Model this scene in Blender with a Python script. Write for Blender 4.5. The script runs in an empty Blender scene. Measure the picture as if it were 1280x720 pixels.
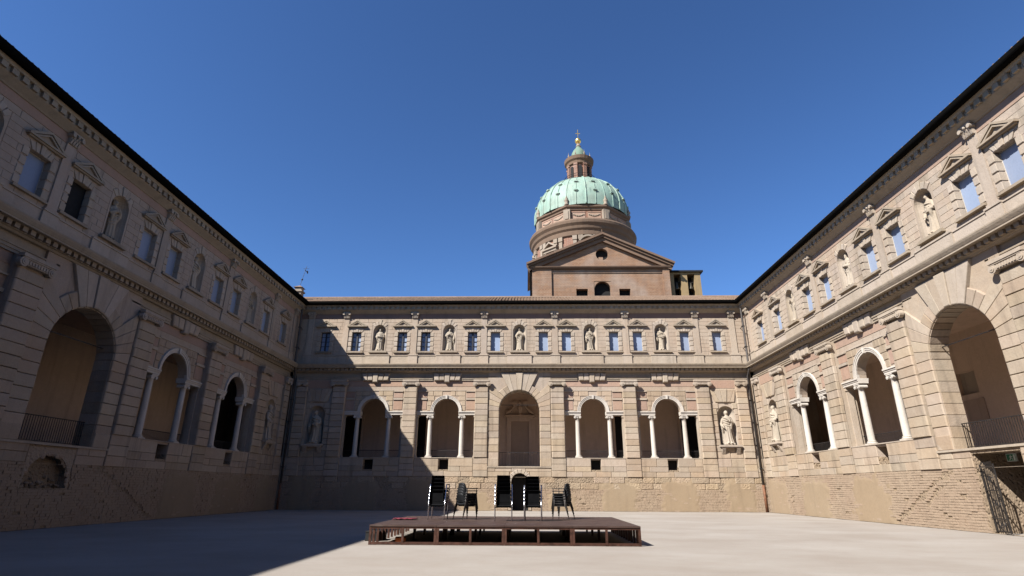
import bpy, bmesh, math, random
from mathutils import Vector, Matrix
from mathutils import noise as mnoise
random.seed(7)
PI = math.pi
scene = bpy.context.scene
COL = scene.collection

# ------------------------------------------------------------------ camera
cam_d = bpy.data.cameras.new('camera')
cam = bpy.data.objects.new('camera', cam_d); COL.objects.link(cam)
cam_d.sensor_fit = 'HORIZONTAL'; cam_d.sensor_width = 36.0
cam_d.lens = 690.26/1280*36.0
cam_d.clip_end = 2000
_r = Vector((0.99970135, 0.02406045, 0.00427938)); _u = Vector((0.00422067, -0.34246959, 0.93951943)); _f = Vector((-0.02407082, 0.93922078, 0.34246886))
cam.matrix_world = Matrix(((_r.x, _u.x, -_f.x, 0), (_r.y, _u.y, -_f.y, 0), (_r.z, _u.z, -_f.z, 1.6), (0, 0, 0, 1)))
scene.camera = cam

# ------------------------------------------------------------------ sky, sun, exposure
LDIR = Vector((0.81, 0.70, -1.0)).normalized()
SUN_EL = math.asin(-LDIR.z)
SUN_AZ = math.atan2(-LDIR.x, -LDIR.y)
world = bpy.data.worlds.new('World'); scene.world = world; world.use_nodes = True
wn = world.node_tree
for n in list(wn.nodes): wn.nodes.remove(n)
sky = wn.nodes.new('ShaderNodeTexSky'); sky.sky_type = 'NISHITA'; sky.sun_disc = False
sky.sun_elevation = SUN_EL; sky.sun_rotation = SUN_AZ
sky.altitude = 0; sky.air_density = 1.0; sky.dust_density = 0.0; sky.ozone_density = 9.0
bg = wn.nodes.new('ShaderNodeBackground'); bg.inputs[1].default_value = 0.050
wo = wn.nodes.new('ShaderNodeOutputWorld')
gm = wn.nodes.new('ShaderNodeGamma'); gm.inputs[1].default_value = 1.18
wn.links.new(sky.outputs[0], gm.inputs[0]); wn.links.new(gm.outputs[0], bg.inputs[0]); wn.links.new(bg.outputs[0], wo.inputs[0])
sun_d = bpy.data.lights.new('sun', 'SUN'); sun_d.energy = 5.0; sun_d.angle = math.radians(0.5); sun_d.color = (1.0, 0.98, 0.945)
sun = bpy.data.objects.new('sun', sun_d); COL.objects.link(sun)
sun.rotation_euler = LDIR.to_track_quat('-Z', 'Y').to_euler(); sun.location = (-40, -35, 60)
scene.view_settings.view_transform = 'Standard'; scene.view_settings.look = 'None'
scene.view_settings.gamma = 1.0; scene.view_settings.use_curve_mapping = False
scene.view_settings.exposure = 1.31
scene.render.engine = 'CYCLES'
scene.cycles.use_denoising = True
scene.cycles.max_bounces = 6; scene.cycles.diffuse_bounces = 3; scene.cycles.glossy_bounces = 3

# ------------------------------------------------------------------ materials
ALB = 0.455                             # how pale the stones are overall
KA = .68
def newmat(name):
    m = bpy.data.materials.new(name); m.use_nodes = True
    nt = m.node_tree; b = nt.nodes['Principled BSDF']
    return m, nt, b
def N(nt, t, **kw):
    n = nt.nodes.new(t)
    for k, v in kw.items(): setattr(n, k, v)
    return n
def noise(nt, vec, scale, detail=4, rough=.55):
    n = N(nt, 'ShaderNodeTexNoise'); n.inputs['Scale'].default_value = scale
    n.inputs['Detail'].default_value = detail; n.inputs['Roughness'].default_value = rough
    nt.links.new(vec, n.inputs['Vector']); return n.outputs['Fac']
def ramp(nt, fac, a, b, va=0., vb=1.):
    r = N(nt, 'ShaderNodeMapRange'); r.inputs[1].default_value = a; r.inputs[2].default_value = b
    r.inputs[3].default_value = va; r.inputs[4].default_value = vb
    nt.links.new(fac, r.inputs[0]); return r.outputs[0]
def mixc(nt, fac, A, B, blend='MIX'):
    m = N(nt, 'ShaderNodeMix', data_type='RGBA', blend_type=blend)
    for sock, val in ((m.inputs[0], fac), (m.inputs[6], A), (m.inputs[7], B)):
        if isinstance(val, bpy.types.NodeSocket): nt.links.new(val, sock)
        elif isinstance(val, (int, float)): sock.default_value = val
        else: sock.default_value = (*val, 1)
    return m.outputs[2]
def stone_mat(name, col, alt=None, stain=(0.20, 0.155, 0.115), var=0.22, stain_amt=.5, bump=.35, rough=.88, pits=.0, patch=.35):
    """weathered stone: drifting tone, a second tone in patches, run-off streaks, per-stone variation, fine relief"""
    m, nt, b = newmat(name); L = nt.links
    col = (col[0]*ALB, col[1]*ALB*.968, col[2]*ALB*.915); stain = tuple(c*ALB for c in stain); alt = (alt[0]*ALB, alt[1]*ALB*.968, alt[2]*ALB*.915) if alt else None
    geo = N(nt, 'ShaderNodeNewGeometry'); pos = geo.outputs['Position']
    mp = N(nt, 'ShaderNodeMapping'); mp.inputs['Scale'].default_value = (1.6, 1.6, .16); L.new(pos, mp.inputs[0])
    big = noise(nt, pos, .45, 5, .6); mid = noise(nt, pos, 2.6, 5, .6); fine = noise(nt, pos, 14, 5, .65); streak = noise(nt, mp.outputs[0], 1.3, 5, .6)
    oi = N(nt, 'ShaderNodeObjectInfo')
    alt = alt or tuple(c*f for c, f in zip(col, (.86, .84, .80)))
    c = mixc(nt, ramp(nt, big, .38, .62), col, alt)
    c = mixc(nt, ramp(nt, mid, .48, .72, 0, patch), c, tuple(min(1, x*1.22) for x in col))
    c = mixc(nt, ramp(nt, streak, .52, .74, 0, stain_amt), c, stain)
    c = mixc(nt, ramp(nt, fine, .50, .75, 0, .30), c, tuple(x*.55 for x in col))
    hs = N(nt, 'ShaderNodeHueSaturation')
    L.new(ramp(nt, oi.outputs['Random'], 0, 1, 1-var, 1+var), hs.inputs['Value'])
    wn_ = N(nt, 'ShaderNodeTexWhiteNoise', noise_dimensions='1D'); L.new(oi.outputs['Random'], wn_.inputs['W'])
    L.new(ramp(nt, wn_.outputs[0], 0, 1, 1-var*.8, 1+var*1.1), hs.inputs['Saturation'])
    wn2 = N(nt, 'ShaderNodeMath', operation='MULTIPLY'); L.new(wn_.outputs[0], wn2.inputs[0]); wn2.inputs[1].default_value = 7.31
    fr = N(nt, 'ShaderNodeMath', operation='FRACT'); L.new(wn2.outputs[0], fr.inputs[0])
    L.new(ramp(nt, fr.outputs[0], 0, 1, .5-var*.035, .5+var*.05), hs.inputs['Hue'])
    L.new(c, hs.inputs['Color']); L.new(hs.outputs[0], b.inputs['Base Color'])
    b.inputs['Roughness'].default_value = rough; b.inputs['Specular IOR Level'].default_value = .25
    add = N(nt, 'ShaderNodeMath', operation='ADD'); L.new(mid, add.inputs[0])
    mul = N(nt, 'ShaderNodeMath', operation='MULTIPLY'); L.new(fine, mul.inputs[0]); mul.inputs[1].default_value = .5; L.new(mul.outputs[0], add.inputs[1])
    h = add.outputs[0]
    if pits:
        vo = N(nt, 'ShaderNodeTexVoronoi'); vo.inputs['Scale'].default_value = 7; L.new(pos, vo.inputs['Vector'])
        pm = N(nt, 'ShaderNodeMath', operation='MULTIPLY_ADD'); L.new(ramp(nt, vo.outputs[0], 0, .5), pm.inputs[0]); pm.inputs[1].default_value = pits; L.new(h, pm.inputs[2]); h = pm.outputs[0]
    bp = N(nt, 'ShaderNodeBump'); bp.inputs['Strength'].default_value = bump; bp.inputs['Distance'].default_value = .06
    L.new(h, bp.inputs['Height']); L.new(bp.outputs[0], b.inputs['Normal'])
    return m
def plain_mat(name, col, rough=.6, metal=0., var=.15, bump=0., spec=.4, nscale=6):
    m, nt, b = newmat(name); L = nt.links
    if metal < .5: col = tuple(x*KA for x in col)
    geo = N(nt, 'ShaderNodeNewGeometry'); f = noise(nt, geo.outputs['Position'], nscale, 5, .6)
    c = mixc(nt, ramp(nt, f, .3, .7), tuple(x*(1-var) for x in col), tuple(min(1, x*(1+var)) for x in col))
    L.new(c, b.inputs['Base Color']); b.inputs['Roughness'].default_value = rough; b.inputs['Metallic'].default_value = metal
    b.inputs['Specular IOR Level'].default_value = spec
    L.new(ramp(nt, f, .3, .7, max(.03, rough-.08), min(1, rough+.08)), b.inputs['Roughness'])
    if bump:
        bp = N(nt, 'ShaderNodeBump'); bp.inputs['Strength'].default_value = bump; bp.inputs['Distance'].default_value = .05
        L.new(f, bp.inputs['Height']); L.new(bp.outputs[0], b.inputs['Normal'])
    return m
def brick_mat(name, c1, c2, mortar, scale, rough=.9):
    """fired brick seen from far away: courses as flat texture, with patches of repair and lime"""
    m, nt, b = newmat(name); L = nt.links
    c1, c2, mortar = [tuple(x*KA*1.28 for x in q) for q in (c1, c2, mortar)]
    tc = N(nt, 'ShaderNodeNewGeometry'); sp = N(nt, 'ShaderNodeSeparateXYZ'); L.new(tc.outputs['Position'], sp.inputs[0])
    ad = N(nt, 'ShaderNodeMath', operation='ADD'); L.new(sp.outputs[0], ad.inputs[0]); L.new(sp.outputs[1], ad.inputs[1])
    cb = N(nt, 'ShaderNodeCombineXYZ'); L.new(ad.outputs[0], cb.inputs[0]); L.new(sp.outputs[2], cb.inputs[1])
    br = N(nt, 'ShaderNodeTexBrick'); br.inputs['Scale'].default_value = scale; br.inputs['Mortar Size'].default_value = .03
    br.inputs['Color1'].default_value = (*c1, 1); br.inputs['Color2'].default_value = (*c2, 1); br.inputs['Mortar'].default_value = (*mortar, 1)
    L.new(cb.outputs[0], br.inputs['Vector'])
    big = noise(nt, tc.outputs['Position'], .35, 6, .65); mp = N(nt, 'ShaderNodeMapping'); mp.inputs['Scale'].default_value = (1, 1, .2); L.new(tc.outputs['Position'], mp.inputs[0])
    st = noise(nt, mp.outputs[0], .9, 5, .6)
    c = mixc(nt, ramp(nt, big, .46, .64, 0, .6), br.outputs[0], tuple(x*.8+.1 for x in mortar))
    c = mixc(nt, ramp(nt, st, .52, .75, 0, .5), c, tuple(x*.5 for x in c1))
    md_ = noise(nt, tc.outputs['Position'], 1.4, 6, .7); rw = N(nt, 'ShaderNodeMapping'); rw.inputs['Scale'].default_value = (.25, .25, 3.2); L.new(tc.outputs['Position'], rw.inputs[0])
    row = noise(nt, rw.outputs[0], 1.2, 4, .6)
    c = mixc(nt, ramp(nt, md_, .40, .62, .0, .42), c, tuple(x*.62 for x in c2))
    c = mixc(nt, ramp(nt, row, .50, .70, .0, .35), c, tuple(min(1, x*1.35) for x in mortar))
    L.new(c, b.inputs['Base Color']); b.inputs['Roughness'].default_value = rough; b.inputs['Specular IOR Level'].default_value = .2
    bp = N(nt, 'ShaderNodeBump'); bp.inputs['Strength'].default_value = .4; bp.inputs['Distance'].default_value = .05
    L.new(br.outputs[1], bp.inputs['Height']); bp.invert = True; L.new(bp.outputs[0], b.inputs['Normal'])
    return m

M = {}
M['sand'] = stone_mat('sandstone', (.65, .535, .42), (.62, .485, .365), var=.11, stain=(.28, .215, .155), stain_amt=.6)
M['sandlight'] = stone_mat('pale_sandstone', (.69, .585, .485), (.65, .54, .43), var=.07, stain=(.36, .29, .22))
M['wall'] = stone_mat('wall_stone', (.66, .55, .45), (.64, .505, .395), var=.09, stain=(.30, .24, .18), stain_amt=.6)
M['pink'] = stone_mat('pink_plaster', (.62, .425, .325), (.585, .405, .31), var=.06, stain_amt=.3, stain=(.36, .26, .2))
M['maroon'] = stone_mat('maroon_plaster', (.46, .30, .24), (.42, .29, .24), var=.06, stain_amt=.4)
M['trim'] = stone_mat('moulding_stone', (.56, .47, .37), (.53, .43, .33), var=.06, stain_amt=.5, stain=(.28, .23, .17))
M['marble'] = stone_mat('white_marble', (.95, .88, .80), (.88, .81, .73), var=.04, stain_amt=.25, patch=.2)
M['statue'] = stone_mat('statue_marble', (.68, .585, .47), (.60, .51, .40), var=.06, stain_amt=.45, stain=(.22, .19, .15))
M['rough'] = stone_mat('rough_masonry', (.60, .47, .345), (.56, .425, .305), var=.10, stain=(.32, .24, .17), bump=.8, pits=.5, stain_amt=.35)
M['rubble'] = stone_mat('rubble_mortar', (.50, .385, .27), (.45, .34, .24), var=.05, bump=1.0, pits=.8, stain_amt=.3)
M['oldbrick'] = stone_mat('old_brick', (.60, .465, .34), (.56, .415, .30), var=.04, stain=(.38, .28, .2), bump=.5, pits=.25, stain_amt=.25)
M['tan'] = stone_mat('tan_plaster', (.52, .40, .275), (.49, .37, .25), var=.03, bump=.22, stain_amt=.2, patch=.15)
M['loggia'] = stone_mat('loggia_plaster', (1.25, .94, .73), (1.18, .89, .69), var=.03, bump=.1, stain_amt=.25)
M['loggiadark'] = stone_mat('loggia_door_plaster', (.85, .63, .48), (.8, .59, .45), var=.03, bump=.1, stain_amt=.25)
M['paving'] = plain_mat('loggia_paving', (.42, .33, .27), .7)
M['dark'] = plain_mat('dark_timber_and_shade', (.011, .009, .0075), .85, var=.3)  # timber tone, also used for the panels imitating loggia shade
M['black'] = plain_mat('dark_void', (.010, .009, .008), .9)
M['gutter'] = plain_mat('gutter_metal', (.005, .0045, .004), .95, var=.3, spec=.03)
M['iron'] = plain_mat('wrought_iron', (.03, .026, .024), .55, .5, var=.3)
M['rust'] = plain_mat('rusty_pipe', (.20, .085, .04), .7, .2, var=.4)
M['pipe'] = plain_mat('drainpipe_metal', (.10, .085, .075), .6, .3, var=.3)
M['blind'] = stone_mat('blue_window_blind', (.47, .57, .79), (.43, .53, .74), var=.10, stain=(.35, .42, .55), stain_amt=.25, bump=.02, rough=.5, patch=.1)
M['casement'] = plain_mat('dark_casement', (.03, .028, .03), .5)
M['terracotta'] = stone_mat('terracotta_tile', (.40, .285, .21), (.32, .215, .155), var=.1, stain=(.12, .10, .08), bump=.5)
M['brick'] = brick_mat('church_brick', (.265, .140, .080), (.215, .112, .064), (.265, .19, .13), 1.3)
M['brickdark'] = brick_mat('drum_brick', (.25, .115, .072), (.21, .095, .06), (.26, .18, .135), 1.3)
M['chtrim'] = stone_mat('church_moulding', (.30, .20, .14), (.26, .17, .12), var=.05)
M['chpale'] = stone_mat('church_pale_stone', (.50, .42, .34), (.44, .36, .29), var=.05)
M['ochre'] = stone_mat('ochre_plaster', (.50, .36, .19), (.46, .33, .18), var=.04)
M['copper'] = stone_mat('green_copper', (.45, .67, .57), (.45, .58, .49), stain=(.20, .30, .25), var=.03, stain_amt=.9, bump=.1, rough=.6)
M['coppergrn'] = stone_mat('dark_green_copper', (.30, .44, .34), (.24, .36, .28), var=.04)
M['gold'] = plain_mat('gilded_metal', (.75, .50, .16), .3, .9)
M['bronze'] = plain_mat('bell_bronze', (.08, .07, .05), .5, .7)
M['chrome'] = plain_mat('chrome_tube', (.62, .62, .64), .24, 1.0, var=.03)
M['seat'] = plain_mat('black_seat', (.008, .008, .009), .95, var=.3, spec=.08)
M['plastic'] = plain_mat('black_plastic', (.009, .009, .010), .6, var=.3, spec=.2)
M['steel'] = plain_mat('rusty_steel', (.075, .030, .018), .55, .3, var=.5, nscale=9)
M['redcloth'] = plain_mat('red_cloth', (.16, .018, .03), .9)
M['orange'] = plain_mat('orange_plastic', (.60, .14, .02), .5)
M['case'] = plain_mat('black_case', (.012, .012, .012), .6)
M['exitgreen'] = plain_mat('exit_green', (.01, .16, .08), .5, var=.02)
M['white'] = plain_mat('sign_white', (.7, .72, .7), .6, var=.02)
M['greycloth'] = plain_mat('grey_mesh', (.10, .095, .10), .9)
def ground_mat():
    m, nt, b = newmat('courtyard_ground'); L = nt.links
    g = N(nt, 'ShaderNodeNewGeometry'); p = g.outputs['Position']
    mp = N(nt, 'ShaderNodeMapping'); mp.inputs['Scale'].default_value = (.7, 1.0, 1); mp.inputs['Rotation'].default_value = (0, 0, .4); L.new(p, mp.inputs[0])
    a = noise(nt, mp.outputs[0], .35, 6, .6); c2 = noise(nt, p, 1.3, 6, .65); f = noise(nt, p, 22, 6, .7)
    c = mixc(nt, ramp(nt, a, .35, .65), (0.217, 0.186, 0.156), (0.261, 0.234, 0.203))
    c = mixc(nt, ramp(nt, c2, .5, .75, 0, .35), c, (0.217, 0.173, 0.142))
    c = mixc(nt, ramp(nt, f, .55, .8, 0, .35), c, (0.169, 0.142, 0.115))
    g5 = noise(nt, p, 5.5, 8, .75); c = mixc(nt, ramp(nt, g5, .52, .72, 0, .30), c, (.19, .155, .125))
    L.new(c, b.inputs['Base Color']); b.inputs['Roughness'].default_value = .92; b.inputs['Specular IOR Level'].default_value = .15
    bp = N(nt, 'ShaderNodeBump'); bp.inputs['Strength'].default_value = .35; bp.inputs['Distance'].default_value = .02
    L.new(f, bp.inputs['Height']); L.new(bp.outputs[0], b.inputs['Normal'])
    return m
M['ground'] = ground_mat()
def deck_mat():
    m, nt, b = newmat('stage_deck_board'); L = nt.links
    g = N(nt, 'ShaderNodeNewGeometry'); p = g.outputs['Position']
    mp = N(nt, 'ShaderNodeMapping'); mp.inputs['Scale'].default_value = (.6, 5, 1); L.new(p, mp.inputs[0])
    a = noise(nt, mp.outputs[0], 1.5, 6, .6); s = noise(nt, p, 3, 6, .6)
    c = mixc(nt, ramp(nt, a, .35, .7), (.030, .0145, .0105), (.052, .028, .020))
    c = mixc(nt, ramp(nt, s, .55, .75, 0, .5), c, (.085, .06, .048))
    L.new(c, b.inputs['Base Color']); L.new(ramp(nt, s, .3, .7, .42, .65), b.inputs['Roughness'])
    return m
M['deck'] = deck_mat()

# ------------------------------------------------------------------ mesh helpers
class MB:
    def __init__(s): s.v = []; s.f = []; s.mi = []
    def add(s, vs, fs, mi=0):
        o = len(s.v); s.v += [tuple(x) for x in vs]
        for f in fs: s.f.append(tuple(i+o for i in f)); s.mi.append(mi)
        return s
    def box(s, x0, x1, y0, y1, z0, z1, mi=0):
        return s.add([(x0,y0,z0),(x1,y0,z0),(x1,y1,z0),(x0,y1,z0),(x0,y0,z1),(x1,y0,z1),(x1,y1,z1),(x0,y1,z1)],
                     [(0,3,2,1),(4,5,6,7),(0,1,5,4),(1,2,6,5),(2,3,7,6),(3,0,4,7)], mi)
    def prism(s, poly, y0, y1):                     # poly in (x,z), y0 = front
        n = len(poly)
        s.add([(x,y0,z) for x,z in poly]+[(x,y1,z) for x,z in poly],
              [tuple(range(n)), tuple(range(2*n-1,n-1,-1))]+[(i,i+n,(i+1)%n+n,(i+1)%n) for i in range(n)])
        return s
    def sweep(s, prof, x0, x1):                     # closed profile in (y,z) swept along x
        n = len(prof)
        s.add([(x0,y,z) for y,z in prof]+[(x1,y,z) for y,z in prof],
              [tuple(range(n-1,-1,-1)), tuple(range(n,2*n))]+[(i,(i+1)%n,(i+1)%n+n,i+n) for i in range(n)])
        return s
    def cushion(s, poly, yb, yf, bev):              # pillowed stone: poly in (x,z), yb back plane, yf front
        n = len(poly); cx = sum(p[0] for p in poly)/n; cz = sum(p[1] for p in poly)/n
        def ring(d, y):
            out = []
            for x, z in poly:
                l = math.hypot(cx-x, cz-z) or 1; k = min(d*1.35/l, .45); out.append((x+(cx-x)*k, y, z+(cz-z)*k))
            return out
        dep = min(bev*.9, (yb-yf)*.8)
        rs = [ring(0, yb), ring(0.1*bev, yf+dep), ring(.45*bev, yf+.35*dep), ring(bev, yf)]
        vs = sum(rs, []); fs = []
        for k in range(3):
            for i in range(n): fs.append((k*n+i, k*n+(i+1)%n, (k+1)*n+(i+1)%n, (k+1)*n+i))
        fs.append(tuple(range(3*n, 4*n)))
        return s.add(vs, fs)
    def lathe(s, prof, cx=0, cy=0, n=16, a0=0., a1=2*PI, sx=1., sy=1.):   # prof in (r,z)
        full = abs(a1-a0-2*PI) < 1e-6; m = n if full else n+1
        vs = []
        for r, z in prof:
            for i in range(m):
                a = a0+(a1-a0)*i/n; vs.append((cx+r*math.cos(a)*sx, cy+r*math.sin(a)*sy, z))
        fs = []
        for k in range(len(prof)-1):
            for i in range(n):
                j = (i+1) % m
                fs.append((k*m+i, k*m+j, (k+1)*m+j, (k+1)*m+i))
        return s.add(vs, fs)
    def tube(s, pts, r, n=8, caps=True, r2=None):
        pts = [Vector(p) for p in pts]; rings = []
        up0 = Vector((0,0,1))
        for i, p in enumerate(pts):
            d = (pts[min(i+1,len(pts)-1)]-pts[max(i-1,0)]).normalized()
            u = up0 if abs(d.z) < .95 else Vector((1,0,0))
            a = d.cross(u).normalized(); b = a.cross(d).normalized()
            rr = r if r2 is None else r+(r2-r)*i/max(1,len(pts)-1)
            if isinstance(r, (list, tuple)): rr = r[i]
            rings.append([p+(a*math.cos(2*PI*k/n)+b*math.sin(2*PI*k/n))*rr for k in range(n)])
        vs = [q for rg in rings for q in rg]; fs = []
        for i in range(len(pts)-1):
            for k in range(n): fs.append((i*n+k, i*n+(k+1)%n, (i+1)*n+(k+1)%n, (i+1)*n+k))
        if caps: fs += [tuple(range(n-1,-1,-1)), tuple(range((len(pts)-1)*n, len(pts)*n))]
        return s.add(vs, fs)
    def ball(s, c, rx, ry=None, rz=None, n=12, m=8):
        ry = ry or rx; rz = rz or rx
        vs = []; fs = []
        for j in range(m+1):
            t = PI*j/m
            for i in range(n):
                a = 2*PI*i/n; vs.append((c[0]+rx*math.sin(t)*math.cos(a), c[1]+ry*math.sin(t)*math.sin(a), c[2]+rz*math.cos(t)))
        for j in range(m):
            for i in range(n): fs.append((j*n+i, (j+1)*n+i, (j+1)*n+(i+1)%n, j*n+(i+1)%n))
        return s.add(vs, fs)
    def archpanel(s, u0, u1, z0, z1, uc, r, zs, y0, y1, n=18):
        """slab u0..u1, z0..z1 with an arched opening (from z0 to the springing zs, then a half circle)"""
        s.box(u0, uc-r, y0, y1, z0, z1); s.box(uc+r, u1, y0, y1, z0, z1)
        pts = [(uc-r*math.cos(PI*i/n), zs+r*math.sin(PI*i/n)) for i in range(n+1)]
        for (xa, za), (xb, zb) in zip(pts, pts[1:]): s.prism([(xa,za),(xb,zb),(xb,z1),(xa,z1)], y0, y1)
        return s
    def ring(s, uc, zc, r0, r1, y0, y1, a0=0., a1=PI, n=18):
        for i in range(n):
            A = a0+(a1-a0)*i/n; B = a0+(a1-a0)*(i+1)/n
            s.prism([(uc+r0*math.cos(A),zc+r0*math.sin(A)),(uc+r1*math.cos(A),zc+r1*math.sin(A)),(uc+r1*math.cos(B),zc+r1*math.sin(B)),(uc+r0*math.cos(B),zc+r0*math.sin(B))], y0, y1)
        return s
    def mesh(s, name, mats, smooth=False, recalc=False):
        me = bpy.data.meshes.new(name); me.from_pydata(s.v, [], s.f)
        for mt in (mats if isinstance(mats, (list, tuple)) else [mats]): me.materials.append(M[mt] if isinstance(mt, str) else mt)
        if any(s.mi): me.polygons.foreach_set('material_index', s.mi)
        if recalc or smooth:
            bm = bmesh.new(); bm.from_mesh(me)
            if smooth: bmesh.ops.remove_doubles(bm, verts=bm.verts, dist=1e-5)
            bmesh.ops.recalc_face_normals(bm, faces=bm.faces); bm.to_mesh(me); bm.free()
        if smooth: me.polygons.foreach_set('use_smooth', [True]*len(me.polygons))
        me.update(); return me
    def build(s, name, mats, parent=None, smooth=False, recalc=True, loc=None, rotz=0.):
        return link(name, s.mesh(name, mats, smooth, recalc), parent, loc, rotz)
def link(name, data, parent=None, loc=None, rotz=0.):
    o = bpy.data.objects.new(name, data); COL.objects.link(o)
    if parent is not None: o.parent = parent
    if loc is not None: o.location = loc
    if rotz: o.rotation_euler = (0, 0, rotz)
    return o
def tag(o, label, cat, group=None, kind=None):
    if label: o['label'] = label
    if cat: o['category'] = cat
    if group: o['group'] = group
    if kind: o['kind'] = kind
    return o
def empty(name, loc=(0,0,0), rotz=0.):
    o = bpy.data.objects.new(name, None); COL.objects.link(o); o.location = loc; o.rotation_euler = (0,0,rotz); o.empty_display_size = .2
    return o
def copy_tree(o, parent=None):
    kids = list(o.children); c = o.copy(); COL.objects.link(c); c.parent = parent
    for k in kids: copy_tree(k, c)
    return c
_sm = {}
def stone(parent, u0, u1, z0, z1, yf, dep, mat, bev=.05, name='stone', gap=.012, jit=.02):
    """one pillowed block as its own object, sharing mesh data with blocks of the same size"""
    w = round(u1-u0-gap, 2); h = round(z1-z0-gap, 2)
    if w < .05 or h < .05: return None
    key = (w, h, dep, mat, bev)
    if key not in _sm:
        mb = MB().cushion([(-w/2,-h/2),(w/2,-h/2),(w/2,h/2),(-w/2,h/2)], dep, 0, bev)
        _sm[key] = mb.mesh('stone', mat, recalc=True)
    o = link(name, _sm[key], parent, ((u0+u1)/2, yf+random.uniform(-jit, jit), (z0+z1)/2))
    o.rotation_euler = (random.uniform(-.012,.012), random.uniform(-.004,.004), random.uniform(-.012,.012))
    return o
def cut(u0, u1, ivs):
    out = [(u0, u1)]
    for a, b in ivs:
        nxt = []
        for p, q in out:
            if b <= p or a >= q: nxt.append((p, q)); continue
            if a > p: nxt.append((p, a))
            if b < q: nxt.append((b, q))
        out = nxt
    return [(p, q) for p, q in out if q-p > .06]
def rows(u0, u1, z0, z1, n, wb, holes=None, jitter=.25, phase=None):
    """yield block rectangles laid in n courses; holes(za,zb) -> blocked intervals"""
    h = (z1-z0)/n
    for k in range(n):
        za = z0+k*h; zb = za+h
        for p, q in cut(u0, u1, holes(za, zb) if holes else []):
            x = p; first = True
            while x < q-.02:
                w = wb*(1+random.uniform(-jitter, jitter))*((.5+.1) if first and k % 2 else 1)
                if q-(x+w) < wb*.4: w = q-x
                yield x, min(q, x+w), za, zb
                x += w; first = False
def gridwall(mb, u0, u1, z0, z1, y0, y1, holes):
    us = sorted({u0, u1, *[min(max(h[0],u0),u1) for h in holes], *[min(max(h[1],u0),u1) for h in holes]})
    zs = sorted({z0, z1, *[min(max(h[2],z0),z1) for h in holes], *[min(max(h[3],z0),z1) for h in holes]})
    for a, b in zip(us, us[1:]):
        for c, d in zip(zs, zs[1:]):
            um = (a+b)/2; zm = (c+d)/2
            if b-a < 1e-4 or d-c < 1e-4: continue
            if any(h[0] < um < h[1] and h[2] < zm < h[3] for h in holes): continue
            mb.box(a, b, y0, y1, c, d)
    return mb

# ------------------------------------------------------------------ ground
g = MB().add([(-300,-200,0),(300,-200,0),(300,400,0),(-300,400,0)], [(0,1,2,3)]).build('ground', 'ground', recalc=False)
tag(g, 'pale dusty beaten ground of the courtyard', 'ground', kind='structure')

# strip of dark soil gathered in the gap at the foot of the walls
M['soil'] = plain_mat('wall_foot_soil', (.10, .08, .06), .95, var=.4, spec=.05, nscale=3)
def soil(p0, p1, nrm):
    p0, p1, nrm = Vector(p0), Vector(p1), Vector(nrm); n_ = int((p1-p0).length/.12); vs = []
    for i in range(n_+1):
        q = p0+(p1-p0)*i/n_; w_ = max(.015, .075+.10*mnoise.noise(q*.9)+.06*mnoise.noise(q*4.1))
        vs += [(q.x-nrm.x*.05, q.y-nrm.y*.05, .004), (q.x+nrm.x*w_, q.y+nrm.y*w_, .004)]
    return MB().add(vs, [(2*i, 2*i+1, 2*i+3, 2*i+2) for i in range(n_)])
so_ = MB()
for a_ in (((-19.95,46.55,0),(18.92,46.55,0),(0,-1,0)), ((18.87,10,0),(18.87,46.55,0),(-1,0,0)), ((-19.90,10,0),(-19.90,46.55,0),(1,0,0))):
    m_ = soil(*a_); so_.add(m_.v, m_.f)
tag(so_.build('soil_strip', 'soil', recalc=False), 'thin strip of dark soil along the foot of the walls', 'soil', kind='structure')

# ------------------------------------------------------------------ levels shared by all three wings
ZB, ZS, ZF = 2.54, 4.0, 3.33            # bottom of dressed band, sill of the arcade, loggia floor
ZI, ZI2 = 7.43, 7.69                    # little entablature over the columns
ZC0, ZC1 = 9.74, 10.28                  # pilaster capitals
ZTOP = 16.9
Y_BAY, Y_UP = .30, .15

def ionic_capital(w, h, dep, mat='marble'):
    """two volutes, cushion and abacus; origin at bottom centre, front towards -y"""
    mb = MB(); r = h*.36
    for sx in (-1, 1):
        cx = sx*(w/2-r*.55)
        n = 14
        for rr, y0 in ((r, -dep), (r*.62, -dep-.03), (r*.25, -dep-.05)):
            pts = [(cx+rr*math.cos(2*PI*i/n), r+rr*math.sin(2*PI*i/n)) for i in range(n)]
            mb.prism(pts, y0, .05)
    mb.box(-w/2+r*.6, w/2-r*.6, -dep+.03, .05, r*.55, r*1.75)
    mb.box(-w/2+r*.3, w/2-r*.3, -dep-.01, .05, r*1.75, r*2.05)
    mb.box(-w/2-.02, w/2+.02, -dep-.04, .05, r*2.05, h)
    for i in range(7):
        x = (i-3)*w*.085; mb.box(x-w*.028, x+w*.028, -dep-.005, .05, r*.75, r*1.5)
    return mb.mesh('capital', mat, recalc=True)
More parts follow.
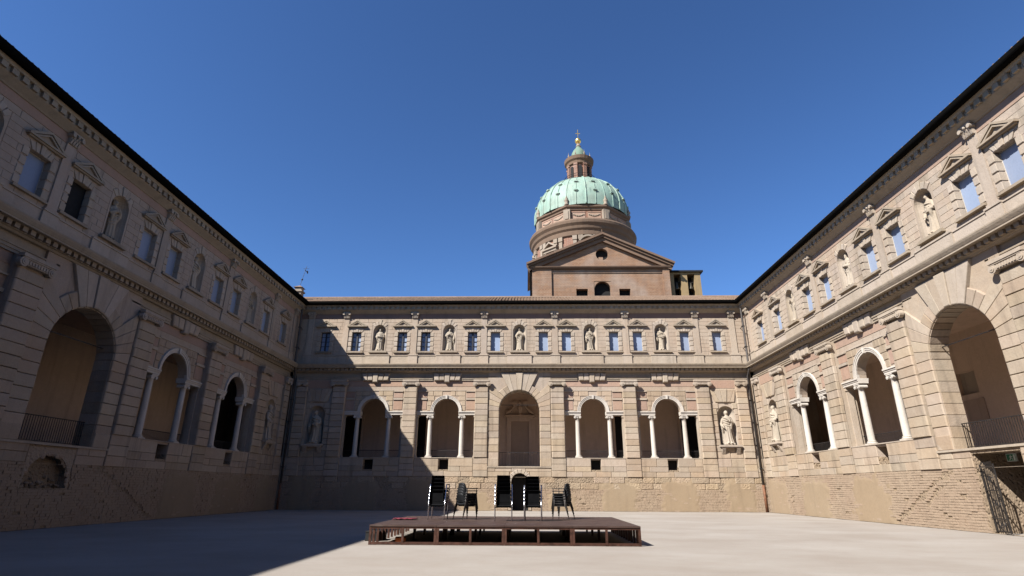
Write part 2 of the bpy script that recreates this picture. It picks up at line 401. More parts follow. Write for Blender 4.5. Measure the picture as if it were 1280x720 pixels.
def leafy_capital(w, h, dep):
    """composite capital of the small upper pilasters"""
    mb = MB()
    mb.sweep([(0.05,0),(-dep*.5,0),(-dep*.6,.06),(-dep,h*.85),(.05,h*.85)], -w*.40, w*.40)
    mb.box(-w*.5, w*.5, -dep-.05, .05, h*.86, h)
    for zz, k_, hh_ in ((.02, 4, .40), (.30, 3, .36)):
        for i in range(k_):
            x = (i-(k_-1)/2)*w*.21; yb = -dep*.62-.02; wl = w*.075
            mb.add([(x-wl,yb,h*zz),(x+wl,yb,h*zz),(x+wl*.9,yb-.05,h*(zz+hh_*.7)),(x-wl*.9,yb-.05,h*(zz+hh_*.7)),(x,yb-.11,h*(zz+hh_)),(x,0,h*(zz+hh_*.9))], [(0,1,2,3),(3,2,4),(1,5,4,2),(0,3,4,5)])
    for sx in (-1, 1):
        n = 10; r = h*.17; cx = sx*w*.40
        mb.prism([(cx+r*math.cos(2*PI*i/n), h*.68+r*math.sin(2*PI*i/n)) for i in range(n)], -dep-.09, .02)
    mb.ball((0, -dep-.04, h*.75), w*.10, .07, h*.13, 8, 6)
    return mb.mesh('capital', 'sandlight', recalc=True)

COLR = .19
def column_meshes(h):
    zc0 = h-.26
    sh = MB().lathe([(COLR,.24)]+[(COLR*(1-.16*(t/10)**1.6), .24+(zc0-.24)*t/10) for t in range(11)]+[(COLR*.95, zc0+.01)], n=20).mesh('column', 'marble', smooth=True)
    base = MB()
    base.box(-.27,.27,-.27,.27,0,.10)
    base.lathe([(.0,.10),(.26,.10),(.275,.13),(.26,.165),(.225,.17),(.215,.19),(.235,.205),(.235,.225),(.20,.245),(0,.245)], n=20)
    cap = MB()
    cap.box(-.25,.25,-.25,.25,.20,.26)
    cap.box(-.22,.22,-.22,.22,.13,.20)
    cap.lathe([(0,0),(.175,0),(.2,.05),(.2,.13),(0,.13)], n=16)
    for sx in (-1,1):
        for r, e in ((.095,.235),(.05,.25)):
            pts = [(sx*.21+r*math.cos(2*PI*i/12), .09+r*math.sin(2*PI*i/12)) for i in range(12)]
            cap.prism(pts, -e, e)
    return sh, base.mesh('base', 'marble', recalc=True), cap.mesh('capital', 'marble', recalc=True), zc0

# ------------------------------------------------------------------ statues
def robed_figure(name, H, pose, seed):
    """standing draped figure as one continuous remeshed body; front towards -y, feet at z=0"""
    rnd = random.Random(seed); mb = MB(); s = H/2.0
    sway = pose.get('sway', .03)
    ks = rnd.choice((9, 11, 13)); ph = rnd.uniform(0, 6)
    prof = [(0,.29,.25),(.10,.285,.25),(.35,.255,.22),(.65,.235,.20),(.95,.245,.20),(1.10,.225,.18),(1.25,.225,.165),(1.42,.26,.17),(1.56,.275,.15),(1.64,.225,.125),(1.69,.12,.10),(1.74,.078,.082),(1.79,.075,.085)]
    nseg = 44; vs = []; fs = []
    fine = []
    for i in range(len(prof)-1):
        for t in range(4):
            k = t/4; fine.append(tuple(prof[i][c]*(1-k)+prof[i+1][c]*k for c in range(3)))
    fine.append(prof[-1])
    for z, rx, ry in fine:
        amp = .11*max(0, min(1, (1.25-z)/.9))+.035*max(0, min(1, (1.62-z)/.3))
        cx = sway*math.sin(z*2.0)
        for i in range(nseg):
            a = 2*PI*i/nseg
            f = 1+amp*(math.sin(ks*a+ph+z*1.2)*.7+math.sin(5*a-ph+z*2.1)*.5)
            vs.append(((cx+rx*f*math.cos(a))*s, ry*f*math.sin(a)*s, z*s))
    m = len(fine)
    for k in range(m-1):
        for i in range(nseg): fs.append((k*nseg+i, k*nseg+(i+1)%nseg, (k+1)*nseg+(i+1)%nseg, (k+1)*nseg+i))
    fs += [tuple(range(nseg-1,-1,-1)), tuple(range((m-1)*nseg, m*nseg))]
    mb.add(vs, fs)
    hx = sway*math.sin(3.6)+pose.get('turn', 0)*.02
    hd = Vector((hx, -.02, 1.88))
    mb.ball([c*s for c in hd], .092*s, .108*s, .128*s, 16, 12)
    mb.ball([c*s for c in (hd+Vector((pose.get('turn',0)*.03, -.105, -.01)))], .018*s, .03*s, .03*s, 8, 6)       # nose
    mb.ball([c*s for c in (hd+Vector((0, .02, .04)))], .104*s, .112*s, .105*s, 14, 10)                         # hair
    if pose.get('beard'): mb.ball([c*s for c in (hd+Vector((0, -.075, -.11)))], .06*s, .055*s, .10*s, 10, 8)
    if pose.get('hood'): mb.ball([c*s for c in (hd+Vector((0, .05, .0)))], .135*s, .12*s, .17*s, 14, 10)
    if pose.get('mitre'): mb.lathe([(.10*s,(1.93)*s),(.12*s,2.02*s),(.07*s,2.13*s),(.005,2.22*s)], cx=hx*s, n=12, sy=.6)
    for sd, elbow, hand in ((-1,)+tuple(pose['L']), (1,)+tuple(pose['R'])):
        sh = Vector((sd*.235, 0, 1.52)); el = Vector(elbow); ha = Vector(hand)
        mb.tube([p*s for p in (sh, (sh+el)/2, el)], [.095*s,.092*s,.085*s], 10)
        mb.tube([p*s for p in (el, (el+ha)/2, ha)], [.088*s,.10*s,.085*s], 10)
        dr = (ha-el).normalized()
        mb.ball([c*s for c in (ha+dr*.05)], .05*s, .055*s, .055*s, 10, 8)
        for kf in range(3): mb.tube([(ha+dr*.06+Vector((0,0,.03*(kf-1))))*s, (ha+dr*.13+Vector((-sd*.02,-.01,.028*(kf-1))))*s], .016*s, 6)
        mid = (el+ha)/2                                                        # hanging sleeve
        mb.tube([mid*s, (mid+Vector((0,.02,-.20)))*s, (mid+Vector((-sd*.02,.04,-.42)))*s], [.095*s,.085*s,.035*s], 10)
    # diagonal mantle folds
    for k in range(4):
        z0 = 1.45-.14*k
        pts = []
        for t in range(9):
            a = -PI*.05-PI*.9*t/8; pts.append(Vector(((.265-.012*k)*math.cos(a), (.20)*math.sin(a), z0-.34*t/8*(1 if seed % 2 else -.6)-.05*math.sin(PI*t/8))))
        mb.tube([p*s for p in pts], .028*s, 6)
    # cloak down the back
    for k in range(6):
        x = (k-2.5)*.11; mb.tube([Vector((x*.8,.11,1.58))*s, Vector((x*1.05,.17,1.0))*s, Vector((x*1.25,.20,.06))*s], [.05*s,.075*s,.085*s], 8)
    if pose.get('book'): b = Vector(pose['book'])*s; mb.box(b.x-.10*s, b.x+.10*s, b.y-.035*s, b.y+.035*s, b.z-.14*s, b.z+.14*s)
    if pose.get('staff'):
        x = pose['staff']; mb.tube([Vector((x,-.22,.03))*s, Vector((x*.98,-.2,1.95))*s], .024*s, 8)
    for sd in (-1, 1): mb.ball((sd*.10*s, -.25*s, .05*s), .06*s, .13*s, .06*s, 10, 8)
    mb.box(-.31*s, .31*s, -.27*s, .25*s, -.07*s, .04*s)
    me = mb.mesh(name+'_raw', 'statue', recalc=False)
    ob = bpy.data.objects.new('tmp', me); COL.objects.link(ob)
    md = ob.modifiers.new('r', 'REMESH'); md.mode = 'VOXEL'; md.voxel_size = .021*s; md.use_smooth_shade = True
    sm_ = ob.modifiers.new('s', 'SMOOTH'); sm_.factor = .35; sm_.iterations = 1
    dg = bpy.context.evaluated_depsgraph_get()
    out = bpy.data.meshes.new_from_object(ob.evaluated_get(dg)); out.name = name
    bpy.data.objects.remove(ob); bpy.data.meshes.remove(me)
    zmin = min(v.co.z for v in out.vertices)
    for v in out.vertices: v.co.z -= zmin
    out.materials.clear(); out.materials.append(M['statue'])
    return out
POSES = [
 dict(L=((-.34,-.05,1.20),(-.06,-.24,1.28)), R=((.34,-.02,1.18),(.10,-.25,1.20)), beard=1, book=(.02,-.27,1.32)),
 dict(L=((-.36,-.03,1.18),(-.30,-.22,1.02)), R=((.35,-.06,1.22),(.06,-.25,1.38)), hood=1, sway=-.03),
 dict(L=((-.33,-.10,1.24),(-.02,-.26,1.42)), R=((.38,-.02,1.20),(.36,-.20,.98)), beard=1, staff=.40, turn=1),
 dict(L=((-.36,.02,1.2),(-.33,-.12,.92)), R=((.33,-.08,1.20),(.02,-.26,1.14)), book=(.10,-.26,1.16), turn=-1, sway=.05),
 dict(L=((-.33,-.10,1.22),(-.05,-.25,1.44)), R=((.33,-.10,1.22),(.05,-.26,1.46)), sway=.02, hood=1),
]
ST_UP = [robed_figure('statue_%d' % i, 2.02, p, i+3) for i, p in enumerate(POSES)]
ST_LO = [robed_figure('tall_statue_%d' % i, 2.62, POSES[i], i+11) for i in (1, 3)]

# ------------------------------------------------------------------ one wing of the cloister
CAP_LO = {}
def wing(label, loc, rotz, a, half, ulo, uhi, dlo, dhi, side):
    """ulo..uhi: built length (local u); dlo..dhi: length with full detail; side: 'front' | 'right' | 'left'"""
    W = empty('cloister_wing', loc, rotz); tag(W, label, 'building')
    MW = Matrix.Translation(Vector(loc)) @ Matrix.Rotation(rotz, 4, 'Z')
    k = a/6.15
    def vis(u): return dlo <= u <= dhi
    pil = [s*p*a for p in (.515, 1.49, 2.48) for s in (-1, 1)]
    corner = [c for c in (-(half-.98), half-.98) if dlo-.6 <= c <= dhi+.6]
    pw = .585*k if side != 'front' else .56                     # half width of a lower pilaster
    ser = [s*n*a for n in (1, 2) for s in (-1, 1)]
    nic = [s*2.765*a for s in (-1, 1)]
    sw = .405*a; ra = .277*a; zsp = 7.72 if side == 'front' else 7.38
    W_in = .515*a-pw
    # ---------------- openings in the base
    door = {'front': [(-.76,.80,0,2.92)], 'right': [(-1.0,1.42,0,3.10)], 'left': [(-1.32,1.12,1.56,3.16)]}[side]
    vents = [(c-.40*k, c+.40*k, 3.08, 3.84) for c in ser]
    # backing of base and band
    mb = MB(); gridwall(mb, ulo, uhi, 0, ZF, .032, .9, door+[(v[0],v[1],v[2],ZF) for v in vents])
    mb.build('base_wall', 'rubble', W)
    mb = MB(); gridwall(mb, ulo, uhi, ZF, ZS-.02, .06, .9, [(v[0],v[1],ZF,v[3]) for v in vents]+[(-ra,ra,ZF,ZS)])
    mb.build('parapet_wall', 'wall', W)
    band = MB().box(ulo, uhi, .02, .059, ZB-.03, ZB-.02).build('dressed_stone_band', 'sand', W)
    for v in vents:
        if vis((v[0]+v[1])/2): MB().box(v[0]-.02, v[1]+.02, .62, .7, v[2]-.02, v[3]+.02).box(v[0]-.02,v[1]+.02,.06,.7,v[2]-.05,v[2]-.001).build('vent', 'dark', W)
    def bandholes(za, zb):
        iv = [(v[0], v[1]) for v in vents if v[2] < zb-.05 and v[3] > za+.05]
        if zb > ZF+.05: iv.append((-ra, ra))
        for d in door:
            if d[3] > za+.1: iv.append((d[0]-.05, d[1]+.05))
        return iv
    peds = [(p-pw-.03, p+pw+.03) for p in pil]
    lo, hi = max(ulo, dlo), min(uhi, dhi)
    for z0, z1, n in ((ZB, ZF, 2), (ZF, ZS-.03, 1)):
        for u0, u1, za, zb in rows(lo, hi, z0, z1, n, 1.35*k, lambda A, B: bandholes(A, B)+peds):
            stone(band, u0, u1, za, zb, -.01, .12, 'sand', .028, jit=.012)
    # ---------------- rough masonry of the foot: dressed rough blocks on top, thin bricks below, joined where too small
    scar = {'front': [], 'right': [((-2.1,2.75),(-7.1,.10),.065), ((-2.55,2.44),(-4.5,.93),.055)], 'left': [((1.6,3.1),(7.1,.2),.07)]}[side]
    def near_scar(u, z):
        for (ua,zA),(ub,zB_),wd in scar:
            t = ((u-ua)*(ub-ua)+(z-zA)*(zB_-zA))/((ub-ua)**2+(zB_-zA)**2)
            if -.02 < t < 1.02 and math.hypot(u-ua-t*(ub-ua), z-zA-t*(zB_-zA)) < wd+.05*random.random(): return True
        return False
    def doorholes(za, zb):
        out = []
        for d in door:
            if d[3] > za and d[2] < zb:
                j = random.uniform(0, .14) if side != 'front' else .17
                out.append((d[0]-j, d[1]+random.uniform(0,.14) if side != 'front' else d[1]+.17))
        return out
    zr = 1.62 if side == 'front' else 2.54
    rough = MB().box(ulo, uhi, .022, .055, .004, .02).build('rough_masonry', 'rough', W)
    if side == 'front':
        for u0, u1, za, zb in rows(lo, hi, zr, ZB, 2, 1.25, doorholes, .35):
            stone(rough, u0, u1, za, zb, random.choice((-.02, 0, .0, .035)), .1, 'rough', .045, jit=.02, gap=.03)
    bk = MB()
    bh = .115
    n = int(zr/bh)
    for u0, u1, za, zb in rows(lo, hi, .0, zr, n, .30, doorholes, .4):
        uc, zc = (u0+u1)/2, (za+zb)/2
        nz = mnoise.noise(Vector((uc*.9, zc*1.6, 5.3))); n2 = mnoise.noise(Vector((uc*2.6, zc*4.5, 1.7)))
        if near_scar(uc, zc) or n2 > .62-.25*random.random() and random.random() < .5: continue
        o = random.gauss(0, .007)+.018*nz+.014*n2; g_ = random.uniform(.002, .011); wob = .018*mnoise.noise(Vector((uc*.7, 0, 9)))
        bk.box(u0+g_, u1-g_, -.005+o, .10, max(.0,za+wob+g_*random.uniform(.4,1.6)), zb+wob-g_)
    tag(bk.build('brickwork', 'oldbrick', rough, recalc=False), 'thin rough bricks of the wall foot', None, kind='stuff')
    # smooth plastered patches (walled-up cellar arches)
    pat = {'front': [(2.2,4.6,1.5),(6.4,9.4,2.35),(11.0,14.3,2.42),(16.2,18.6,2.5),(-4.6,-2.2,1.4),(-9.3,-6.5,2.3),(-14.2,-11.3,2.42),(-18.6,-16.5,2.5)],
           'right': [(-11.0,-7.0,2.5),(-17.0,-13.3,2.5),(-22.5,-18.9,2.5)], 'left': [(7.6,11.4,2.45),(13.0,17.0,2.45),(18.8,22.2,2.4),(-7,-3.2,2.4)]}[side]
    for p0, p1, zt in pat:
        so_ = random.uniform(0, 99); st_ = .07; nu = int((p1-p0+.8)/st_); nz_ = int((zt+.1)/st_); vs = []; ok = []
        for j in range(nz_+1):
            for i in range(nu+1):
                u = p0-.4+i*st_; z = .012+j*st_
                du = abs(u-(p0+p1)/2)/((p1-p0)/2); dz_ = max(0, (z-zt*.45)/(zt*.55))
                f_ = 1-(du**3.2+dz_**3.0)**.45+.30*mnoise.noise(Vector((so_+u*.8, z*1.1, 0)))+.16*mnoise.noise(Vector((so_+u*3, z*3.4, 7)))
                f_ = max(-1, min(1, f_*3.2))
                vs.append((u, .012-.034*f_+.004*mnoise.noise(Vector((u*1.7, z*1.7, so_))), z)); ok.append(f_ > -.9)
        W1 = nu+1
        MB().add(vs, [(j*W1+i, j*W1+i+1, (j+1)*W1+i+1, (j+1)*W1+i) for j in range(nz_) for i in range(nu) if ok[j*W1+i] and ok[j*W1+i+1] and ok[(j+1)*W1+i] and ok[(j+1)*W1+i+1]]).build('plaster_patch', 'tan', W, recalc=False)
    # ---------------- pilasters with cushion stones
    key = (round(k,3),)
    if key not in CAP_LO: CAP_LO[key] = (ionic_capital(pw*2+.22, ZC1-ZC0, .16, 'sandlight'), ionic_capital(.8, ZC1-ZC0, .14, 'sandlight'))
    for c in [p for p in pil if vis(p)]+corner:
        hw = pw if c not in corner else .46
        P = MB().box(c-hw+.03, c+hw-.03, -.02, .9, ZS-.021, ZC1)
        if c in corner:                                              # plain return up to the corner of the court
            e0, e1 = sorted((c+(hw-.05)*(1 if c > 0 else -1), (half+.0)*(1 if c > 0 else -1))); P.box(e0, e1, .08, .898, ZS-.02, ZC1-.002)
        P = P.build('pilaster', 'wall', W)
        nC = 12
        for i in range(nC):
            z0 = ZS+(ZC0-ZS)*i/nC; z1 = ZS+(ZC0-ZS)*(i+1)/nC
            sh = random.uniform(-.02, .02)
            stone(P, c-hw+min(0,sh), c+hw+max(0,sh), z0, z1, -.13, .2, 'sand', .055, jit=.018, gap=.008)
        for i in range(3):
            z0 = ZB+(ZS-ZB)*i/3; stone(P, c-hw-.03, c+hw+.03, z0, z0+(ZS-ZB)/3, -.065, .2, 'sand', .025, jit=.008)
        link('capital', CAP_LO[key][1 if c in corner else 0], P, (c, -.13, ZC0))
    # plain wall mass where no detail is wanted
    if dlo > ulo: MB().box(ulo, dlo, .0, .9, ZS, 11).build('wall_mass', 'wall', W)
    if dhi < uhi: MB().box(dhi, uhi, .0, .9, ZS, 11).build('wall_mass', 'wall', W)
    # ---------------- arcade bays (arch between two flat openings, on columns)
    sh_m, ba_m, ca_m, zc0 = column_meshes(ZI-ZS)
    for c in [s for s in ser if vis(s)]:
        r = .174*a; cu = .216*a
        A = MB()
        A.archpanel(c-sw-.04, c+sw+.04, ZI2, ZC1+.02, c, r, ZI2, Y_BAY, .80)
        A = A.build('arcade_panel', 'wall', W)
        e = MB()
        for s_ in (-1, 1):
            u0, u1 = sorted((c+s_*(sw+.02), c+s_*(r-.02)))
            e.box(u0, u1, Y_BAY-.04, .84, ZI, ZI+.12); e.box(u0, u1, Y_BAY-.07, .86, ZI+.12, ZI2-.05); e.box(u0-.02*(s_<0), u1+.02*(s_>0), Y_BAY-.12, .88, ZI2-.05, ZI2+.03)
        e.build('entablature', 'marble', A)
        MB().ring(c, ZI2+.03, r-.005, r+.10, Y_BAY-.06, Y_BAY+.1).ring(c, ZI2+.03, r+.10, r+.20, Y_BAY-.09, Y_BAY+.1).ring(c, ZI2+.03, r+.20, r+.25, Y_BAY-.12, Y_BAY+.1).build('archivolt', 'marble', A)
        MB().prism([(c-.06,ZI2+r-.02),(c+.06,ZI2+r-.02),(c+.09,ZI2+r+.3),(c-.09,ZI2+r+.3)], Y_BAY-.17, Y_BAY).build('keystone', 'marble', A)
        for s_ in (-1, 1):
            x0, x1 = sorted((c+s_*.272*a, c+s_*.392*a))
            for z0, z1 in ((7.86, 8.62), (8.86, 9.30)):
                MB().box(x0, x1, Y_BAY-.03, Y_BAY+.02, z0, z1).build('pink_panel', 'pink', A)
            MB().box(x0-.05, x1+.03, Y_BAY-.10, Y_BAY+.02, 8.66, 8.82).box(x0-.05, x1+.03, Y_BAY-.10, Y_BAY+.02, 9.34, 9.42).build('panel_moulding', 'sandlight', A)
            for j in (0, 1):
                C_ = link('column', sh_m, W, (c+s_*cu, .52, ZS-.01)) if j == 0 else None
                if C_:
                    link('base', ba_m, C_); link('capital', ca_m, C_, (0,0,zc0))
            # responds against the pilasters
            x0, x1 = sorted((c+s_*(sw+.02), c+s_*(sw-.13)))
            MB().box(x0, x1, .36, .72, ZS, ZI-.2).box(x0-.04, x1+.04, .30, .78, ZI-.2, ZI).box(x0-.04, x1+.04, .32, .76, ZS, ZS+.16).build('respond', 'sandlight', A)
        MB().box(c-.26*a, c+.26*a, Y_BAY-.05, Y_BAY+.02, 9.42, 9.50).build('panel_moulding', 'sandlight', A)
        st = MB()
        def hh(za, zb, c=c, r=r):
            R = r+.27; d = za-ZI2
            iv = []
            if d < R: iv = [(c-math.sqrt(R*R-max(0,d)**2), c+math.sqrt(R*R-max(0,d)**2))]
            return iv
        for u0, u1, za, zb in rows(c-.262*a, c+.262*a, ZI2+.05, 9.40, 4, .8*k, hh):
            st.cushion([(u0+.01,za+.01),(u1-.01,za+.01),(u1-.01,zb-.01),(u0+.01,zb-.01)], Y_BAY+.03, Y_BAY-.03-.02*random.random(), .03)
        tag(st.build('spandrel_stones', 'sand', A), 'coursed stones beside the arch', None, kind='stuff')
        MB().box(c-sw-.02, c+sw+.02, Y_BAY-.02, Y_BAY+.02, 9.80, ZC1+.01).build('pink_frieze', 'pink', A)
        MB().box(c-sw-.02, c+sw+.02, -.03, .92, ZS-.05, ZS-.001).build('window_ledge', 'sandlight', A)
        # railing behind the columns
        Rl = MB().box(c-sw, c+sw, .86, .89, 4.58, 4.62).box(c-sw, c+sw, .865, .885, 4.05, 4.08).build('railing', 'iron', W)
        b = MB(); x = c-sw
        while x < c+sw: b.box(x-.007, x+.007, .868, .882, 4.05, 4.6); x += .09
        tag(b.build('bars', 'iron', Rl, recalc=False), None, None, kind='stuff')
    # ---------------- central arch
    A = MB().archpanel(-W_in-.04, W_in+.04, ZF, ZC1+.7, 0, ra, zsp, .12, .95, 26).build('great_arch', 'wall', W)
    zt = 10.93; nv = 17
    def hit(t):
        dx, dz = math.cos(t), math.sin(t)
        R = min((W_in-.01)/abs(dx) if abs(dx) > 1e-6 else 99, (zt-zsp)/dz if dz > 1e-6 else 99)
        return R
    tc = math.atan2(zt-zsp, W_in-.01)
    for i in range(nv):
        t0 = PI*i/nv; t1 = PI*(i+1)/nv
        R0, R1 = hit(max(t0,1e-4)), hit(min(t1,PI-1e-4))
        central = abs(i-(nv-1)/2) <= 2.1
        cap_R = 99 if central else (2.35*k if abs(i-(nv-1)/2) <= 4.1 else 99)
        P = [(ra*math.cos(t0), zsp+ra*math.sin(t0))]
        P.append((min(R0,cap_R)*math.cos(t0), zsp+min(R0,cap_R)*math.sin(t0)))
        for tcc in (tc, PI-tc):
            if t0 < tcc < t1 and cap_R == 99: P.append((R0*math.cos(t0) if False else (W_in-.01)*(1 if tcc < PI/2 else -1), zt))
        P.append((min(R1,cap_R)*math.cos(t1), zsp+min(R1,cap_R)*math.sin(t1)))
        P.append((ra*math.cos(t1), zsp+ra*math.sin(t1)))
        cx = sum(p[0] for p in P)/len(P); cz = sum(p[1] for p in P)/len(P)
        P = [(x+(cx-x)*.012, z+(cz-z)*.012) for x, z in P]
        yf = -.01-.07*(i == (nv-1)//2)-(.04 if central else 0)
        vo = MB().cushion(P, .2, yf, .04)
        # soffit block so that the arch edge is scalloped in depth too
        vo.prism([((ra-.03)*math.cos(t0+.015), zsp+(ra-.03)*math.sin(t0+.015)), ((ra+.1)*math.cos(t0+.015), zsp+(ra+.1)*math.sin(t0+.015)), ((ra+.1)*math.cos(t1-.015), zsp+(ra+.1)*math.sin(t1-.015)), ((ra-.03)*math.cos(t1-.015), zsp+(ra-.03)*math.sin(t1-.015))], .06, .93)
        vo.build('voussoir', 'sandlight' if central else 'sand', A)
    nJ = 8
    for s_ in (-1, 1):
        for i in range(nJ):
            z0 = ZF+(zsp-ZF)*i/nJ; z1 = ZF+(zsp-ZF)*(i+1)/nJ
            u0, u1 = sorted((s_*(ra-.02), s_*(W_in-.01)))
            stone(A, u0, u1, z0, z1, .0, .2, 'sand', .05, jit=.015, gap=.008)
            u0, u1 = sorted((s_*(ra-.03), s_*(ra+.1)))           # return of the jamb into the passage
            MB().box(u0, u1, .1, .94, z0+.012, z1-.012).build('jamb_stone', 'sand', A)
    MB().box(-W_in, W_in, -.06, 1.0, ZF-.09, ZF+.002).build('arch_sill', 'sandlight', A)
    Rl = MB().box(-ra, ra, .60, .64, 4.42, 4.46).box(-ra, ra, .605, .635, 3.42, 3.45).build('railing', 'iron', W)
    bm_ = MB().box(-.009,.009,.611,.629,3.45,4.42).mesh('bar', 'iron'); nb = int(2*ra/.125)
    for i in range(nb): link('bar', bm_, Rl, (-ra+2*ra*(i+.5)/nb, 0, 0))
    # ---------------- corner niche bays
    for c in [n_ for n_ in nic if vis(n_)]:
        s_ = 1 if c > 0 else -1
        b0, b1 = sorted((s_*(2.48*a+pw-.03), s_*(half-.98-.43)))
        r = .70 if side == 'front' else .76
        zb_, zsn = 5.02, 7.45
        Nn = MB().archpanel(b0, b1, zb_, ZC1+.02, c, r, zsn, .10, .9)
        Nn.box(b0, b1, .10, .9, ZS-.03, zb_)
        Nn = Nn.build('statue_niche', 'wall', W)
        sh = MB().lathe([(r,zb_-.02),(r,zsn)]+[(r*math.cos(PI/2*t/8), zsn+r*math.sin(PI/2*t/8)) for t in range(1,9)], cx=c, cy=.12, n=16, a0=0, a1=PI, sy=.85)
        sh.box(c-r, c+r, .1, .85, zb_-.05, zb_)
        sh.build('niche_shell', 'sandlight', Nn, smooth=False)
        def nh(za, zb, c=c, r=r):
            if za > zsn:
                d = za-zsn; R = r+.02
                return [(c-math.sqrt(max(0,R*R-d*d)), c+math.sqrt(max(0,R*R-d*d)))] if d < R else []
            return [(c-r-.02, c+r+.02)] if zb > zb_ else []
        nC = 12
        for u0, u1, za, zb in rows(b0+.02, b1-.02, ZS, 8.4, 9, 1.0*k, nh):
            stone(Nn, u0, u1, za, zb, .04, .15, 'sand', .042, jit=.012, gap=.008)
        for i in range(5):                                           # fan of stones over the niche
            t0 = math.radians(52+76*i/5); t1 = math.radians(52+76*(i+1)/5); zq = 9.55
            P = []
            for t, inner in ((t0,1),(t0,0),(t1,0),(t1,1)):
                R = max((8.43-zsn)/math.sin(t), r+.02) if inner else (zq-zsn)/math.sin(t)
                P.append((max(b0+.02, min(b1-.02, c+R*math.cos(t))), zsn+R*math.sin(t)))
            MB().cushion(P, .2, .0-.05*(i == 2), .05).build('voussoir', 'sand', Nn)
        MB().box(b0, b1, .08, .12, 9.62, ZC1).build('pink_frieze', 'pink', Nn)
        br = MB().box(c-.86, c+.86, -.30, .3, zb_-.14, zb_-.001).box(c-.78, c+.78, -.24, .3, zb_-.22, zb_-.14)
        for q in (-1, 1):
            br.sweep([(.2,4.3),(.0,4.34),(-.08,4.5),(-.2,4.72),(-.22,4.8),(.2,4.8)], c+q*.58-.14, c+q*.58+.14)
        br.build('bracket_shelf', 'sandlight', Nn)
    # ---------------- entablature and cornice between the storeys
    en = MB()
    en.box(ulo, uhi, .24, .9, ZC1, 10.98)
    gaps = [(s-1.25*k, s+1.25*k) for s in ser]+[(-2.0*k, 2.0*k)]
    for p, q in cut(ulo, uhi, gaps):
        en.box(p, q, .20, .3, ZC1, 10.40); en.box(p, q, .16, .3, 10.40, 10.53); en.box(p, q, .12, .3, 10.53, 10.60)
    en = en.build('entablature', 'trim', W)
    for c in [s for s in ser if vis(s)]:
        n5 = 5
        for i in range(n5):
            x0 = -1.22+2.44*i/n5; x1 = -1.22+2.44*(i+1)/n5
            kk = .90
            MB().cushion([(c+x0*kk*k+.01, 10.10 if i == 2 else 10.26),(c+x1*kk*k-.01, 10.10 if i == 2 else 10.26),(c+x1*k-.01,10.92),(c+x0*k+.01,10.92)], .26, .06-.05*(i == 2), .07).build('voussoir', 'sandlight', en)
    co = MB().sweep([(.9,10.96),(.06,10.96),(.0,11.04),(-.07,11.06),(-.07,11.27),(-.41,11.275),(-.41,11.335),(-.43,11.36),(-.50,11.48),(-.53,11.56),(-.53,11.61),(.9,11.66)], ulo, uhi).build('cornice', 'trim', W)
    dm = MB().box(-.115,.115,-.22,-.06,11.075,11.272).mesh('dentil', 'trim')
    x = lo+.2
    while x < hi: link('dentil', dm, co, (x,0,0)); x += .37
    # ---------------- upper storey wall with window and niche openings
    ww = .43 if side == 'front' else .56
    wins = [s*f*a for f in (.340, .665, 1.333, 1.667, 2.325, 2.775) for s in (-1, 1)]
    wins = [w for w in wins if vis(w)]
    sts = [s for s in (-2*a, -a, 0, a, 2*a) if vis(s)]
    ZW0, ZW1 = 12.82, 14.56; rn = .56*k**.5; ZN0, ZNS = 12.86, 14.62
    up = MB()
    holes = [(w-ww, w+ww, ZW0, ZW1) for w in wins]+[(c-rn-.1, c+rn+.1, ZN0, ZNS+rn+.1) for c in sts]
    gridwall(up, ulo, uhi, 11.6, ZTOP, Y_UP, .95, holes)
    up = up.build('upper_wall', 'wall', W)
    def uh(za, zb):
        iv = [(w-ww-.02, w+ww+.02) for w in wins if za < ZW1 and zb > ZW0]
        iv += [(c-rn-.12, c+rn+.12) for c in sts if za < ZNS+rn+.1 and zb > ZN0]
        return iv
    us = MB()
    for u0, u1, za, zb in rows(lo, hi, 12.46, 15.76, 10, .92, uh):
        uc = (u0+u1)/2
        near = side == 'right' and uc > -10.5
        if near: stone(up, u0, u1, za, zb, Y_UP-.018, .05, 'wall', .012, jit=.005, gap=.010)
        else:
            j = random.uniform(0,.010); us.cushion([(u0+.006,za+.006),(u1-.006,za+.006),(u1-.006,zb-.006),(u0+.006,zb-.006)], Y_UP+.02, Y_UP-.016-j, .012)
    tag(us.build('coursed_stones', 'wall', up), 'thin coursed stones of the upper wall', None, kind='stuff')
    # parapet band with stepped pedestals
    pb = MB().box(ulo, uhi, Y_UP-.06, Y_UP+.1, 11.62, 12.40).box(ulo, uhi, Y_UP-.10, Y_UP+.1, 12.40, 12.46).build('parapet_band', 'sandlight', W)
    pilu = [s*f*a for f in (.5025, 1.5, 2.49) for s in (-1, 1) if vis(s*f*a)]+corner
    for c, hw in [(s, 1.05*k) for s in sts]+[(p, .40) for p in pilu]:
        MB().box(c-hw, c+hw, Y_UP-.15, Y_UP, 11.62, 12.42).box(c-hw-.02, c+hw+.02, Y_UP-.19, Y_UP, 12.42, 12.50).build('pedestal', 'sandlight', pb)
    capm = leafy_capital(.64, .56, .16)
    for p in pilu:
        P = MB().box(p-.25, p+.25, Y_UP-.09, Y_UP+.05, 12.5, 15.80).box(p-.31, p+.31, Y_UP-.13, Y_UP+.05, 12.5, 12.62).build('upper_pilaster', 'wall', W)
        link('capital', capm, P, (p, Y_UP-.07, 15.78))
